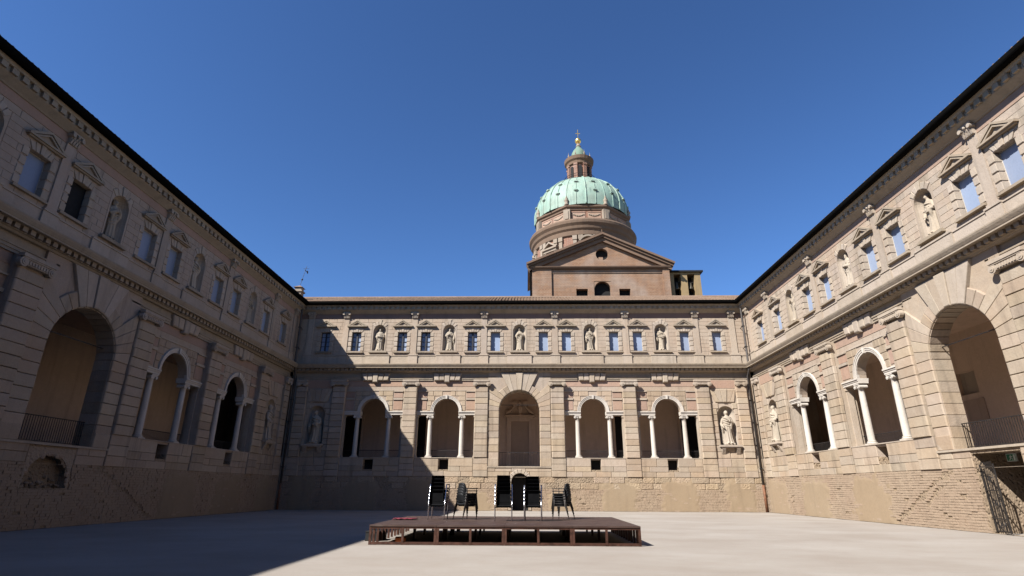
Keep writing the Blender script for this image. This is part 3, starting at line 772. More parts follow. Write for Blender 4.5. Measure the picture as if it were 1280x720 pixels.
    # windows
    for w in wins:
        Wn = MB().box(w-ww-.03, w+ww+.03, Y_UP+.27, Y_UP+.3, ZW0-.03, ZW1+.03)
        isopen = side == 'left' and abs(w+.340*a) < .1
        Wn = Wn.build('window', 'black' if isopen else 'blind', W)
        case = side == 'front' and w < -3.9
        if case:
            f = MB(); y0, y1 = Y_UP+.20, Y_UP+.268
            f.box(w-ww, w-ww+.07, y0, y1, ZW0, ZW1).box(w+ww-.07, w+ww, y0, y1, ZW0, ZW1).box(w-ww, w+ww, y0+.002, y1, ZW1-.07, ZW1).box(w-ww, w+ww, y0+.002, y1, ZW0, ZW0+.08).box(w-.06, w+.06, y0-.02, y1, ZW0, ZW1)
            for q in (.28, .52, .76): f.box(w-ww, w+ww, y0+.02, y1, ZW0+q*(ZW1-ZW0)-.018, ZW0+q*(ZW1-ZW0)+.018)
            f.build('casement_frame', 'casement', Wn)
        else:
            f = MB(); y0, y1 = Y_UP+.24, Y_UP+.268
            f.box(w-ww, w-ww+.035, y0, y1, ZW0, ZW1).box(w+ww-.035, w+ww, y0, y1, ZW0, ZW1).box(w-ww, w+ww, y0+.002, y1, ZW1-.04, ZW1)
            f.build('window_frame', 'marble' if not isopen else 'casement', Wn)
        for s_ in (-1, 1):
            for i in range(4):
                z0 = ZW0+.03+i*.43; u0, u1 = sorted((w+s_*(ww-.03), w+s_*(ww+.28)))
                stone(Wn, u0, u1, z0, z0+.365, Y_UP-.055, .3, 'sandlight', .02, name='quoin', jit=.008)
        for i in range(5):
            t0 = -.46+.92*i/5; t1 = t0+.92/5
            MB().cushion([(w+t0*1.0+.008,ZW1-.02),(w+t1*1.0-.008,ZW1-.02),(w+t1*1.45-.008,14.99-.05*abs(i-2)),(w+t0*1.45+.008,14.99-.05*abs(i-2))], Y_UP+.2, Y_UP-.05-.03*(i == 2), .018).build('lintel_stone', 'sandlight', Wn)
        # pediment
        pd = MB(); wd = .88*k**.4; z0 = 15.02; hgt = .62; yf = Y_UP-.24
        def bar(m_, w0, zb0, h0, t, yf_):
            for s_ in (-1, 1): m_.prism([(w+s_*w0,zb0),(w,zb0+h0),(w,zb0+h0-t),(w+s_*(w0-t*2.2),zb0)], yf_, Y_UP+.02)
        pd.box(w-wd, w+wd, yf, Y_UP+.02, z0, z0+.085); pd.box(w-wd+.07, w+wd-.07, yf+.08, Y_UP+.02, z0-.06, z0)
        bar(pd, wd+.01, z0+.087, hgt-.087, .10, yf-.002); bar(pd, wd-.26, z0+.087, hgt-.24, .07, yf+.03)
        pd.prism([(w-wd+.1,z0+.08),(w+wd-.1,z0+.08),(w,z0+hgt-.06)], Y_UP-.10, Y_UP+.02)
        pd.build('pediment', 'trim', Wn)
        MB().box(w-ww-.28, w+ww+.28, Y_UP-.17, Y_UP+.25, 12.68, 12.76).box(w-ww-.22, w+ww+.22, Y_UP-.12, Y_UP+.25, 12.76, ZW0).build('sill', 'trim', Wn)
    # upper niches
    for c in sts:
        Nn = MB().archpanel(c-rn-.1, c+rn+.1, ZN0, ZNS+rn+.1, c, rn, ZNS, Y_UP-.02, .95).build('statue_niche', 'wall', W)
        MB().lathe([(rn,ZN0),(rn,ZNS)]+[(rn*math.cos(PI/2*t/7), ZNS+rn*math.sin(PI/2*t/7)) for t in range(1,8)], cx=c, cy=Y_UP, n=14, a0=0, a1=PI, sy=.9).box(c-rn, c+rn, Y_UP, .8, ZN0-.05, ZN0).build('niche_shell', 'sandlight', Nn)
        for i in range(5):
            t0 = math.radians(40+100*i/5); t1 = math.radians(40+100*(i+1)/5); R = rn+.36+.14*(i == 2)
            MB().cushion([(c+(rn+.02)*math.cos(t0-.0+.01),ZNS+(rn+.02)*math.sin(t0+.01)),(c+R*math.cos(t0+.02),ZNS+R*math.sin(t0+.02)),(c+R*math.cos(t1-.02),ZNS+R*math.sin(t1-.02)),(c+(rn+.02)*math.cos(t1-.01),ZNS+(rn+.02)*math.sin(t1-.01))], Y_UP+.05, Y_UP-.055-.03*(i == 2), .025).build('voussoir', 'sandlight', Nn)
        MB().box(c-rn-.24, c+rn+.24, Y_UP-.22, Y_UP+.4, 12.68, 12.77).box(c-rn-.17, c+rn+.17, Y_UP-.17, Y_UP+.4, 12.77, ZN0).build('niche_sill', 'trim', Nn)
    # ---------------- top frieze, cornice with modillions, eaves, roof
    MB().box(ulo, uhi, Y_UP-.03, Y_UP+.1, 15.78, 16.22).build('maroon_frieze', 'maroon' if side == 'front' else 'pink', W)
    tc_ = MB().sweep([(.9,16.21),(.07,16.21),(.03,16.26),(-.22,16.46),(-.25,16.50),(-.25,16.74),(-.38,16.75),(-.40,16.80),(-.46,16.92),(-.46,16.96),(.9,16.96)], ulo, uhi).build('top_cornice', 'trim', W)
    mm = MB().box(-.135,.135,-.365,-.24,16.51,16.745).mesh('modillion', 'trim')
    x = lo+.2
    while x < hi: link('modillion', mm, tc_, (x,0,0)); x += .47
    EY, EZ, PIT = -.70, 17.05, .41
    ev = MB().box(ulo, uhi, EY+.08, .9, 16.965, 17.0).build('eaves_board', 'dark', W)
    g_ = MB(); pr = [(EY+.15+.20*math.cos(t), 17.05+.19*math.sin(t)) for t in [PI+PI*i/10 for i in range(11)]]
    g_.sweep([(EY-.05,17.16)]+pr+[(EY+.35,17.16)], ulo, uhi); g_.build('gutter', 'gutter', W)
    RY = 4.5; RZ = EZ+.06+(RY-EY)*PIT
    def edge(u):                                   # valley against the neighbouring wing
        if side == 'front': return max(EY, abs(u)-half+.0)
        d = -u if side == 'right' else u
        return max(EY, d-half)
    uL = -half-4.8 if side in ('front','right') else ulo; uH = half+4.8 if side in ('front','left') else uhi
    rs = MB(); tl = MB(); pitch = .29; x = uL
    while x < uH:
        y0 = edge(x+pitch/2)
        if y0 < RY-.05:
            z0 = EZ+(y0-EY)*PIT; z1 = EZ+(RY-EY)*PIT
            rs.add([(x,y0,z0),(x+pitch,y0,z0),(x+pitch,RY,z1),(x,RY,z1),(x,y0,z0-.05),(x+pitch,y0,z0-.05),(x+pitch,RY,z1-.05),(x,RY,z1-.05)], [(0,1,2,3),(7,6,5,4),(0,4,5,1)])
            y = y0; seg = .45
            jx = random.uniform(-.012,.012)
            while y < RY:
                y2 = min(RY, y+seg); vs = []; h0 = .018*random.random()
                for yy, lift in ((y-.03,.045+h0),(y2,.012+h0)):
                    for t in range(5):
                        an = PI*t/4; vs.append((x+pitch/2+jx-.105*math.cos(an), yy, EZ+(yy-EY)*PIT+lift+.11*math.sin(an)))
                tl.add(vs, [(t,t+1,t+6,t+5) for t in range(4)]+[(0,4,3,2,1)]); y = y2
        x += pitch
    rs = rs.build('roof', 'terracotta', W, recalc=False)
    tag(tl.build('roof_tiles', 'terracotta', rs, recalc=False), 'rows of curved terracotta tiles', None, kind='stuff')
    MB().tube([(uL+.3,RY,RZ),(uH-.3,RY,RZ)], .14, 8).build('ridge', 'terracotta', rs)
    MB().add([(uL,RY,RZ-.1),(uH,RY,RZ-.1),(uH,RY+5,RZ-2.1),(uL,RY+5,RZ-2.1)], [(0,1,2,3)]).build('rear_slope', 'terracotta', rs, recalc=False)
    # ---------------- loggia room behind the arcade
    eL = ulo-5.4 if side in ('front',) else ulo; eH = uhi+5.4 if side == 'front' else uhi
    MB().box(ulo, uhi, .9, 5.4, ZF-.2, ZF-.004).build('loggia_floor', 'paving', W)
    MB().box(ulo, uhi, .951, 5.6, 10.0, 10.4).build('loggia_ceiling', 'loggia', W)
    bw = MB(); bholes = []
    if side == 'right': bholes = [(-7.7, -6.4, 6.6, 7.8)]
    if side == 'left': bholes = [(8.0, 9.0, 6.5, 7.8)]
    gridwall(bw, ulo-.0, uhi, ZF-.1, 10.3, 5.4, 5.6, bholes); bw = bw.build('loggia_back_wall', 'loggia', W)
    for h_ in bholes:
        Wn = MB().box(h_[0]-.1, h_[1]+.1, 5.75, 5.8, h_[2]-.1, h_[3]+.1).build('inner_window', 'black', W)
        f = MB(); um = (h_[0]+h_[1])/2
        f.box(um-.03, um+.03, 5.68, 5.74, h_[2], h_[3])
        for q in (.33, .66): f.box(h_[0], h_[1], 5.69, 5.73, h_[2]+q*(h_[3]-h_[2])-.02, h_[2]+q*(h_[3]-h_[2])+.02)
        f.build('casement_frame', 'casement', Wn)
    for c in [s for s in (-1.5*a, -.5*a, .5*a, 1.5*a) if vis(s)]:       # tie bars and wall ribs of the vaults
        MB().box(c-.3, c+.3, 5.22, 5.41, ZF, 9.0).build('wall_rib', 'loggia', bw)
    for c, hw in (((-1.5*a,.6),(1.5*a,.6),(-2.5*a,.8),(2.5*a,.8)) if side == 'front' else ((-1.5*a,.8),(1.5*a,.8))):  # framed near-black panels added to paint deep shade on the back wall
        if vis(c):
            dd = MB().box(c-hw, c+hw, 5.12, 5.21, ZF, 7.9).build('loggia_shade_panel', 'dark', W)
            MB().box(c-hw-.18, c-hw, 5.08, 5.22, ZF, 8.1).box(c+hw, c+hw+.18, 5.08, 5.22, ZF, 8.1).box(c-hw, c+hw, 5.08, 5.22, 7.9, 8.1).build('door_or_panel_frame', 'loggia', dd)
    MB().box(-ra-.05, ra+.05, .60, .64, zsp+.55, zsp+.59).build('tie_rod', 'iron', A)
    MB().box(ulo, uhi, 9.0, 9.3, 0, 16.9).box(ulo, ulo+.3, .9, 9.0, 0, 17).box(uhi-.3, uhi, .9, 9.0, 0, 17).box(ulo, uhi, .95, 9.0, ZTOP-.3, ZTOP).box(ulo,uhi,5.6,5.7,ZF-.1,ZTOP).build('rear_wall', 'wall', W)
    return W, MW, sts, [n_ for n_ in nic if vis(n_)], ZN0

FX, FY = -.53, 46.59
WF, MF, stF, niF, zn = wing('sunlit cloister wing closing the far end of the courtyard, under the dome', (FX, FY, 0), 0., 6.15, 19.42, -20.5, 20.5, -19.4, 19.42, 'front')
WR, MR, stR, niR, _ = wing('sunlit cloister wing along the right side, with an open iron gate', (18.91, 23.9, 0), -PI/2, 7.12, 22.69, -23.7, 25.5, -22.69, 9.3, 'right')
WL, ML, stL, niL, _ = wing('cloister wing along the left side, wholly in shade', (-19.94, 23.9, 0), PI/2, 7.12, 22.69, -25.5, 23.7, -9.3, 22.69, 'left')

# plain wing behind the camera: it closes the court and shades its near end
WB = empty('cloister_wing', (-.5, -1.6, 0)); tag(WB, 'plain cloister wing closing the court behind the viewer', 'building')
MB().box(-26, 26, -9, 0, 0, 16.9).build('wall', 'wall', WB)
MB().box(-26, 26, -.3, .45, 11.0, 11.6).box(-26, 26, -.3, .4, 16.3, 16.97).build('cornice', 'trim', WB)
MB().sweep([(.8,17.0),(.8,17.1),(-4.5,19.3),(-9.5,17.3),(-9.5,17.0)], -26, 26).build('roof', 'terracotta', WB)

# ------------------------------------------------------------------ statues in the niches
def put_statue(me, MW, rotz, u, y, z, label, group, s=1.):
    o = link('statue', me, None); p = MW @ Vector((u, y, z)); o.location = p; o.rotation_euler = (0,0,rotz+random.uniform(-.12,.12)); o.scale = (s,s,s)
    tag(o, label, 'statue', group)
ordn = ['leftmost', 'second from left', 'middle', 'second from right', 'rightmost']
for i, u in enumerate(sorted(stF)):
    put_statue(ST_UP[(i*2) % 5], MF, 0, u, .42, zn, 'draped stone figure, %s of five in the far facade\'s upper niches' % ordn[i], 'upper niche statues of the far facade')
ordr = {0: 'nearest the big arch', 1: 'middle', 2: 'farthest'}
for i, u in enumerate(sorted(stR, reverse=True)):
    lab = ['draped stone figure in right wing\'s upper niche, cut off above the frame edge', 'draped stone figure in right wing\'s upper niche above the great arch', 'draped stone figure in right wing\'s upper row, middle of its three niches', 'draped stone figure in right wing\'s upper row, closest to the far corner'][i+(4-len(stR))]
    put_statue(ST_UP[(i*2+1) % 5], MR, -PI/2, u, .42, zn, lab, 'upper niche statues of the right wing', 1.03)
for i, u in enumerate(sorted(stL)):
    lab = ['shaded stone figure in left wing\'s upper niche at the frame edge', 'shaded stone figure in left wing\'s upper niche above the great arch', 'shaded stone figure in left wing\'s upper row, second from the far corner', 'shaded stone figure in left wing\'s upper row, closest to the far corner'][i+(4-len(stL))]
    put_statue(ST_UP[(i*2+2) % 5], ML, PI/2, u, .42, zn, lab, 'upper niche statues of the left wing', 1.03)
for u in niF:
    put_statue(ST_LO[0 if u > 0 else 1], MF, 0, u, .14, 5.02, 'tall sunlit robed statue in low niche near the right corner of the far facade' if u > 0 else 'tall shaded robed statue in low niche near the left corner of the far facade', 'large statues in the corner niches')
for u in niR: put_statue(ST_LO[1], MR, -PI/2, u, .14, 5.02, 'tall weathered robed statue in low corner niche of the right wing', 'large statues in the corner niches')
for u in niL: put_statue(ST_LO[0], ML, PI/2, u, .14, 5.02, 'tall dark robed statue in low corner niche of the left wing', 'large statues in the corner niches')

# ------------------------------------------------------------------ far wing: cellar door, loggia doorway, drainpipes
D_ = MB().archpanel(-.76, .80, 0, 2.92, .02, .68, 2.14, .0, .88).build('cellar_doorway', 'rough', WF)
MB().box(-.70, .74, .86, .90, 0, 2.9).build('door_leaf', 'black', D_)
for i in range(9):
    t0 = PI*i/9+.01; t1 = PI*(i+1)/9-.01; r0, r1 = .67, .97
    MB().cushion([(.02+r0*math.cos(t0),2.14+r0*math.sin(t0)),(.02+r1*math.cos(t0),2.14+r1*math.sin(t0)),(.02+r1*math.cos(t1),2.14+r1*math.sin(t1)),(.02+r0*math.cos(t1),2.14+r0*math.sin(t1))], .1, -.07, .03).build('voussoir', 'sandlight', D_)
for s_ in (-1, 1):
    for i in range(4):
        u0, u1 = sorted((.02+s_*.67, .02+s_*(.92+.12*(i % 2)))); stone(D_, u0, u1, .02+i*.53, .02+(i+1)*.53, -.045, .1, 'sand', .03)
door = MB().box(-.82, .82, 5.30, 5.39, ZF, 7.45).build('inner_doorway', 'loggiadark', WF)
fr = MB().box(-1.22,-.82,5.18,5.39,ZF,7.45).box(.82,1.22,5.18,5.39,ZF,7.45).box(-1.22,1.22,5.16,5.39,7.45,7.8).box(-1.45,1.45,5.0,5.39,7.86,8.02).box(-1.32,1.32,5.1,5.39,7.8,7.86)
fr.build('door_or_panel_frame', 'loggia', door)
pd = MB()
for s_ in (-1, 1):
    for i in range(9):
        t0 = PI*.10+PI*.40*i/9; t1 = PI*.10+PI*.40*(i+1)/9
        pts = [(s_*(1.62-1.2*math.sin(t)*1.0)+s_*.0, 8.02+1.15*(1-math.cos(t))*1.0) for t in (t0, t1)]
        (xa, za), (xb, zb) = pts
        pd.prism([(xa,za),(xb,zb),(xb,zb+.22),(xa,za+.22)], 4.98, 5.39)
    n = 12; cx, cz, r = s_*.50, 9.05, .22
    pd.prism([(cx+r*math.cos(2*PI*i/n), cz+r*math.sin(2*PI*i/n)) for i in range(n)], 4.96, 5.39)
pd.lathe([(0,8.02),(.2,8.02),(.1,8.2),(.22,8.5),(.24,8.75),(.12,8.95),(.16,9.1),(.1,9.3),(0,9.36)], cy=5.2, n=12)
pd.build('broken_pediment', 'loggia', door)
for s_, lab in ((-1, None), (1, None)):
    x = s_*19.18
    p = MB().tube([(x,-.62,16.98),(x,-.55,16.6),(x-.0,-.5,11.75),(x,-.52,11.5),(x,-.52,11.3),(x,.0,10.6),(x,-.02,2.0)], .085, 10).build('drainpipe', 'pipe', WF, smooth=True)
    MB().tube([(x,-.02,2.0),(x,-.03,.02)], .10, 10).build('pipe_foot', 'rust', p, smooth=True)
    for z in (3.2, 5.0, 6.8, 8.6, 13.0, 14.8):
        yy = -.02 if z < 10.6 else -.51
        MB().box(x-.13, x+.13, yy-.11, yy+.11, z, z+.05).box(x-.02, x+.02, yy, yy+.7, z, z+.04).build('bracket', 'iron', p)
# low table seen inside the far loggia
t = empty('table', MF @ Vector((-7.0, 3.2, ZF))); tag(t, 'small dark table inside the far loggia, left of its middle arch', 'table')
MB().box(-.55,.55,-.3,.3,.86,.92).build('table_top', 'dark', t)
for sx in (-1,1):
    for sy in (-1,1): MB().box(sx*.48-.03,sx*.48+.03,sy*.24-.03,sy*.24+.03,0,.86).build('leg', 'dark', t)

# ------------------------------------------------------------------ right wing: passage, iron gate, exit sign
ps = MB().box(-1.35,-1.002,.905,6.5,0,3.12).box(1.422,1.8,.905,6.5,0,3.12).box(-1.35,1.8,6.4,6.6,0,3.12)
ps.build('passage_wall', 'rubble', WR)
ga = link('iron_gate', MB().box(0,.05,-.02,.02,.05,2.66).box(1.10,1.15,-.02,.02,.05,2.66).box(.05,1.10,-.018,.018,.08,.13).box(.05,1.10,-.018,.018,.55,.59).box(.05,1.10,-.018,.018,1.62,1.66).box(.05,1.10,-.018,.018,2.52,2.57).mesh('iron_gate', 'iron'), WR, (-.97, .16, 0), -.26)
bm_ = MB().tube([(0,0,.12),(0,0,2.75)], .012, 6).mesh('bar', 'iron')
for i in range(9): link('bar', bm_, ga, (.16+i*.105, 0, 0))
for zc in (.35, 1.1, 2.1):
    sc = MB()
    for q in (-1, 1):
        pts = [(.575+q*(.22-.17*t/14)*math.cos(.45*t)*.9+q*.08, 0, zc+(.2-.13*t/14)*math.sin(.45*t)) for t in range(15)]
        sc.tube(pts, .010, 5)
    sc.build('scroll', 'iron', ga)
ga2 = link('iron_gate', MB().box(0,.05,-.02,.02,.05,2.66).box(1.05,1.10,-.02,.02,.05,2.66).box(.05,1.05,-.018,.018,.08,.13).box(.05,1.05,-.018,.018,1.62,1.66).box(.05,1.05,-.018,.018,2.52,2.57).mesh('iron_gate', 'iron'), WR, (1.36, .45, 0), PI*.56)
for i in range(8): link('bar', bm_, ga2, (.16+i*.105, 0, 0))
so = empty('exit_sign', MR @ Vector((-.14, .92, 2.76)), -PI/2); tag(so, 'green emergency exit sign with running figure above the gateway', 'sign')
MB().box(-.24,.24,-.02,.03,0,.30).build('panel', 'white', so)
MB().box(-.215,.215,-.024,-.019,.022,.278).build('green_field', 'exitgreen', so)
man = MB()
man.ball((-.02,-.026,.235), .02, .004, .02, 10, 6)
for P in ([(-.06,.12),(-.01,.21),(.02,.20),(-.02,.11)], [(-.02,.12),(.04,.09),(.03,.04),(.045,.04),(.06,.10),(-.01,.145)], [(-.06,.13),(-.07,.08),(-.12,.06),(-.12,.045),(-.055,.065),(-.035,.115)], [(.0,.20),(.05,.16),(.08,.17),(.08,.18),(.05,.18),(.01,.215)], [(-.03,.20),(-.08,.19),(-.10,.15),(-.085,.145),(-.07,.175),(-.02,.185)]):
    man.prism(P, -.028, -.0245)
man.box(.11,.19,-.028,-.0245,.04,.26); man.box(.085,.11,-.028,-.0245,.04,.055)
man.build('running_figure', 'white', so)
MB().box(-.19,-.18,-.005,.01,.30,.37).box(.18,.19,-.005,.01,.30,.37).build('hanger', 'iron', so)
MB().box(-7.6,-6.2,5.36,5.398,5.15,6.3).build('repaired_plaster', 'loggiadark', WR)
# a stone bench inside the right loggia behind the railing
b = empty('bench', MR @ Vector((.6, 2.2, ZF))); tag(b, 'dark bench behind the railing in the right wing\'s great arch', 'bench')
MB().box(-.9,.9,-.2,.2,.40,.48).build('seat', 'dark', b)
for q in (-.7, .7): MB().box(q-.06,q+.06,-.18,.18,0,.40).build('leg', 'dark', b)

# ------------------------------------------------------------------ left wing: broken cellar lunette
lu = MB().box(-1.5, 1.3, .42, .5, 1.5, 3.2).build('broken_lunette', 'rubble', WL)
MB().archpanel(-1.32, 1.12, 1.56, 3.16, -.1, 1.16, 1.75, .02, .5).build('lunette_edge', 'rough', lu)
rb = MB()
for i in range(34):
    u = random.uniform(-1.2, 1.0); y = random.uniform(.15,.42); z = 1.56+random.random()**2*.5*(y/.42); r = random.uniform(.05,.11)
    rb.ball((u,y,z+r*.4), r*random.uniform(.8,1.4), r, r*random.uniform(.6,1), 6, 4)
eg = MB()
for i in range(46):
    t = PI*i/45; rr = 1.2+random.uniform(-.05,.05); r = random.uniform(.06,.12)
    eg.ball((-.1+rr*math.cos(t), random.uniform(.04,.10), 1.72+rr*math.sin(t)), r*random.uniform(.8,1.5), r*.5, r, 6, 4)
tag(eg.build('broken_edge', 'rough', lu), 'ragged broken edge of the hole', None, kind='stuff')
tag(rb.build('loose_rubble', 'rubble', lu), 'loose broken stones lying in the hole', None, kind='stuff')
# chimney with a weather vane on the left wing's roof
ch = MB().box(-.32,.32,-.32,.32,-.5,.95).box(-.40,.40,-.40,.40,.40,.52).box(-.42,.42,-.42,.42,.92,1.04).box(-.30,.30,-.30,.30,1.04,1.35)
cl = WL.matrix_basis.inverted() @ Vector((-21.0, 47.8, 17.75))
ch = link('chimney', ch.mesh('chimney', 'chpale'), WL, cl)
MB().add([(-.42,-.42,1.35),(.42,-.42,1.35),(.42,.42,1.35),(-.42,.42,1.35),(0,0,1.62)], [(0,1,4),(1,2,4),(2,3,4),(3,0,4),(3,2,1,0)]).build('chimney_cap', 'terracotta', ch)
v = MB().tube([(0,0,1.55),(.12,-.35,3.6)], .02, 6).ball((.04,-.11,2.22), .09, n=10, m=8).box(-.10,.55,-.33,-.30,3.1,3.16).box(.35,.62,-.335,-.305,3.02,3.26)
v.tube([(.11,-.05,3.35),(.11,-.6,3.35)], .014, 6).build('weather_vane', 'iron', ch)

# ------------------------------------------------------------------ church with dome behind the far wing
CH = empty('church', (10.6, 70, 0)); tag(CH, 'brick church with green copper dome and lantern behind the far wing', 'church')
xL, xR, ze, za = -9.65, 8.85, 30.0, 34.15
xa = .05
f = MB().box(xL, xL+2.6, -.25, 6, 0, ze).box(xR-.9, xR, -.25, 6, 0, ze)
gridwall(f, xL+2.6, xR-.9, 0, 29.2, 0, .8, [(-1.35,.95,24,28.05),(-3.75,-2.2,24,26.95),(2.0,3.5,24,26.95)])
f.box(xL+2.6, xR-.9, -.1, .8, 29.2, ze)
f.build('facade', 'brick', CH)
MB().archpanel(-1.35,.95,24,28.06,-.2,1.1,26.93,.05,.75).build('window_surround', 'brick', CH)
MB().box(-4, 4, .82, .9, 23.5, 28.5).build('window', 'black', CH)
tym = MB(); n = 28; oc = (-.05, 32.0); R = .86
# tympanum with round oculus: wedge ring between circle and triangle
def tri_hit(t):
    dx, dz = math.cos(t), math.sin(t); best = 99
    P = [(xL, ze), (xR, ze), (xa, za)]
    for (x0,z0),(x1,z1) in zip(P, P[1:]+P[:1]):
        ex, ez = x1-x0, z1-z0; den = dx*ez-dz*ex
        if abs(den) < 1e-9: continue
        s_ = ((x0-oc[0])*ez-(z0-oc[1])*ex)/den; q = ((x0-oc[0])*dz-(z0-oc[1])*dx)/den
        if s_ > 0 and -1e-6 <= q <= 1+1e-6: best = min(best, s_)
    return best
angs = sorted([2*PI*i/n for i in range(n)]+[math.atan2(z-oc[1], x-oc[0]) % (2*PI) for x, z in ((xL,ze),(xR,ze),(xa,za))])
for t0, t1 in zip(angs, angs[1:]+[angs[0]+2*PI]):
    if t1-t0 < 1e-5: continue
    h0, h1 = tri_hit(t0+1e-7), tri_hit(t1-1e-7)
    tym.prism([(oc[0]+R*math.cos(t0),oc[1]+R*math.sin(t0)),(oc[0]+h0*math.cos(t0),oc[1]+h0*math.sin(t0)),(oc[0]+h1*math.cos(t1),oc[1]+h1*math.sin(t1)),(oc[0]+R*math.cos(t1),oc[1]+R*math.sin(t1))], 0, .6)
tym = tym.build('tympanum', 'brick', CH)
MB().box(-1.2,1.2,.62,.7,30.8,33.2).build('oculus_pane', 'black', tym)
MB().box(-.5,.1,.3,.6,31.15,31.7).build('oculus_brick', 'brick', tym)
cn = MB().sweep([(.5,29.72),(-.35,29.72),(-.55,29.9),(-.6,30.05),(.5,30.05)], xL-.25, xR+.2)
for x0, z0, x1, z1 in ((xL-.55, ze-.1, xa, za+.12), (xR+.5, ze-.1, xa, za+.12)):
    dx = x1-x0; dz = z1-z0; L_ = math.hypot(dx, dz); nx, nz = -dz/L_, dx/L_
    if nz < 0: nx, nz = -nx, -nz
    for yf, o0, o1 in ((-.95,.35,.62),(-.70,.05,.35),(-.45,-.45,.05)):
        cn.prism([(x0+nx*o0,z0+nz*o0),(x1,z1+o0/nz*1.0),(x1,z1+o1/nz*1.0),(x0+nx*o1,z0+nz*o1)], yf, .6)
cn.build('raking_cornice', 'chtrim', CH)
rf = MB()
for x0 in (xL-.6, xR+.55): rf.add([(x0,-.9,ze+.55),(xa,-.9,za+.85),(xa,11,za+.85),(x0,11,ze+.55)], [(0,1,2,3)])
rf.build('nave_roof', 'terracotta', CH)
MB().box(xL-.02, xL+.3, .0, 9, 0, ze+.3).box(xR-.3, xR+.02, .0, 9, 0, ze+.3).build('nave_wall', 'brickdark', CH)
MB().box(-.04,.04,-.7,-.62,za+.7,za+1.3).build('finial', 'chtrim', CH)
MB().tube([(xL-.18,-.2,29.9),(xL-.18,-.2,20)], .14, 8).build('drainpipe', 'gutter', CH)
# belfry beside the gable
bf = MB().box(9.05,9.60,.6,2.4,20,29.45).box(10.55,11.40,.6,2.4,20,29.45).box(12.40,13.20,.6,2.4,20,29.45).box(9.05,13.20,.6,2.4,20,26.1).box(9.05,13.20,.62,2.38,29.25,29.5).build('belfry', 'ochre', CH)
MB().box(8.85,13.55,.3,2.7,29.5,29.72).build('belfry_roof', 'dark', bf)
MB().box(9.55,12.45,2.2,2.3,26.1,29.3).build('belfry_back', 'black', bf)
bell = MB().lathe([(0,1.0),(.12,1.0),(.2,.92),(.25,.5),(.32,.2),(.42,0),(.38,0),(0,.1)], n=14).mesh('bell', 'bronze', smooth=True)
for x in (10.07, 11.90): link('bell', bell, bf, (x, 1.2, 27.2))
MB().box(9.55,12.45,1.15,1.25,28.2,28.35).build('bell_beam', 'dark', bf)
# drum, ring cornice, attic and dome about their own centre
DX, DY = 9.75-10.6, 86-70
dr = MB().lathe([(8.05,20),(8.05,39.4)], cx=DX, cy=DY, n=48).build('drum', 'brickdark', CH)
rc = MB().lathe([(8.1,38.6),(8.3,38.8),(8.35,39.5),(8.6,39.8),(8.7,40.2),(9.0,40.6),(9.05,41.0),(8.9,41.3),(8.2,41.5),(7.6,41.7)], cx=DX, cy=DY, n=64).build('ring_cornice', 'chtrim', dr)
for i in range(16):
    an = -PI/2+2*PI*(i+.5)/16
    if math.sin(an) > .35: continue
    for dq in (-.055, .055):
        q = an+dq*(1 if i % 2 else 1); x, y = DX+8.12*math.cos(q), DY+8.12*math.sin(q)
        p = link('drum_pilaster', MB().box(-.28,.28,-.18,.15,28,38.0).box(-.36,.36,-.28,.15,38.0,38.7).box(-.34,.34,-.24,.15,30.2,30.6).mesh('drum_pilaster', 'chpale'), dr, (x,y,0), q+PI/2)
for i in range(8):
    an = -PI/2+2*PI*i/8
    for kx, aa in ((0, an), ):
        if math.sin(aa) > .4: continue
        x, y = DX+8.1*math.cos(aa), DY+8.1*math.sin(aa)
        zo = 1.55; w = MB().box(-1.1,1.1,-.1,.1,30,35.2+zo).box(-1.55,1.55,-.45,.15,35.7+zo,35.95+zo).box(-1.35,1.35,-.22,.15,35.3+zo,35.7+zo)
        if i % 2 == 0: w.ring(0,35.4+zo,1.4,1.68,-.45,.15,PI*.14,PI*.86,14)
        else:
            for s_ in (-1,1): w.prism([(s_*1.6,35.95+zo),(0,37.0+zo),(0,36.7+zo),(s_*1.1,35.95+zo)], -.45, .15)
        w = link('drum_window', w.mesh('drum_window', 'chpale'), dr, (x,y,0), aa+PI/2)
        MB().box(-.75,.75,-.16,-.08,30,34.6+zo).build('pane', 'black', w)
def octo(R): return [(DX+R*math.cos(-PI/2+PI/8+PI/4*i), DY+R*math.sin(-PI/2+PI/8+PI/4*i)) for i in range(8)]
def octring(mb, prof):
    vs = []; fs = []
    for R_, z in prof: vs += [(x,y,z) for x, y in octo(R_)]
    for q in range(len(prof)-1):
        for i in range(8): fs.append((q*8+i, q*8+(i+1)%8, (q+1)*8+(i+1)%8, (q+1)*8+i))
    return mb.add(vs, fs)
at = octring(MB(), [(7.95,41.2),(7.95,43.4)]).build('attic', 'brickdark', CH)
octring(MB(), [(7.95,43.3),(8.1,43.45),(8.12,43.7),(8.38,43.9),(8.42,44.2),(8.0,44.32),(7.0,44.4)]).build('attic_cornice', 'chtrim', at)
for i, (x, y) in enumerate(octo(8.02)):
    an = -PI/2+PI/8+PI/4*i
    if math.sin(an) > .7: continue
    link('corner_pier', MB().box(-.55,.55,-.25,.5,41.3,43.4).box(-.3,.3,-.36,.0,41.7,43.1).mesh('corner_pier', 'chpale'), at, (x,y,0), an+PI/2)
    fin = MB().lathe([(0,44.2),(.36,44.2),(.36,44.45),(.2,44.55),(.34,44.95),(.36,45.15),(.16,45.4),(.2,45.5),(.06,45.8),(0,46.05)], n=10).mesh('urn', 'chpale', smooth=True)
    link('urn', fin, at, (x+.1*math.cos(an), y+.1*math.sin(an), 0))
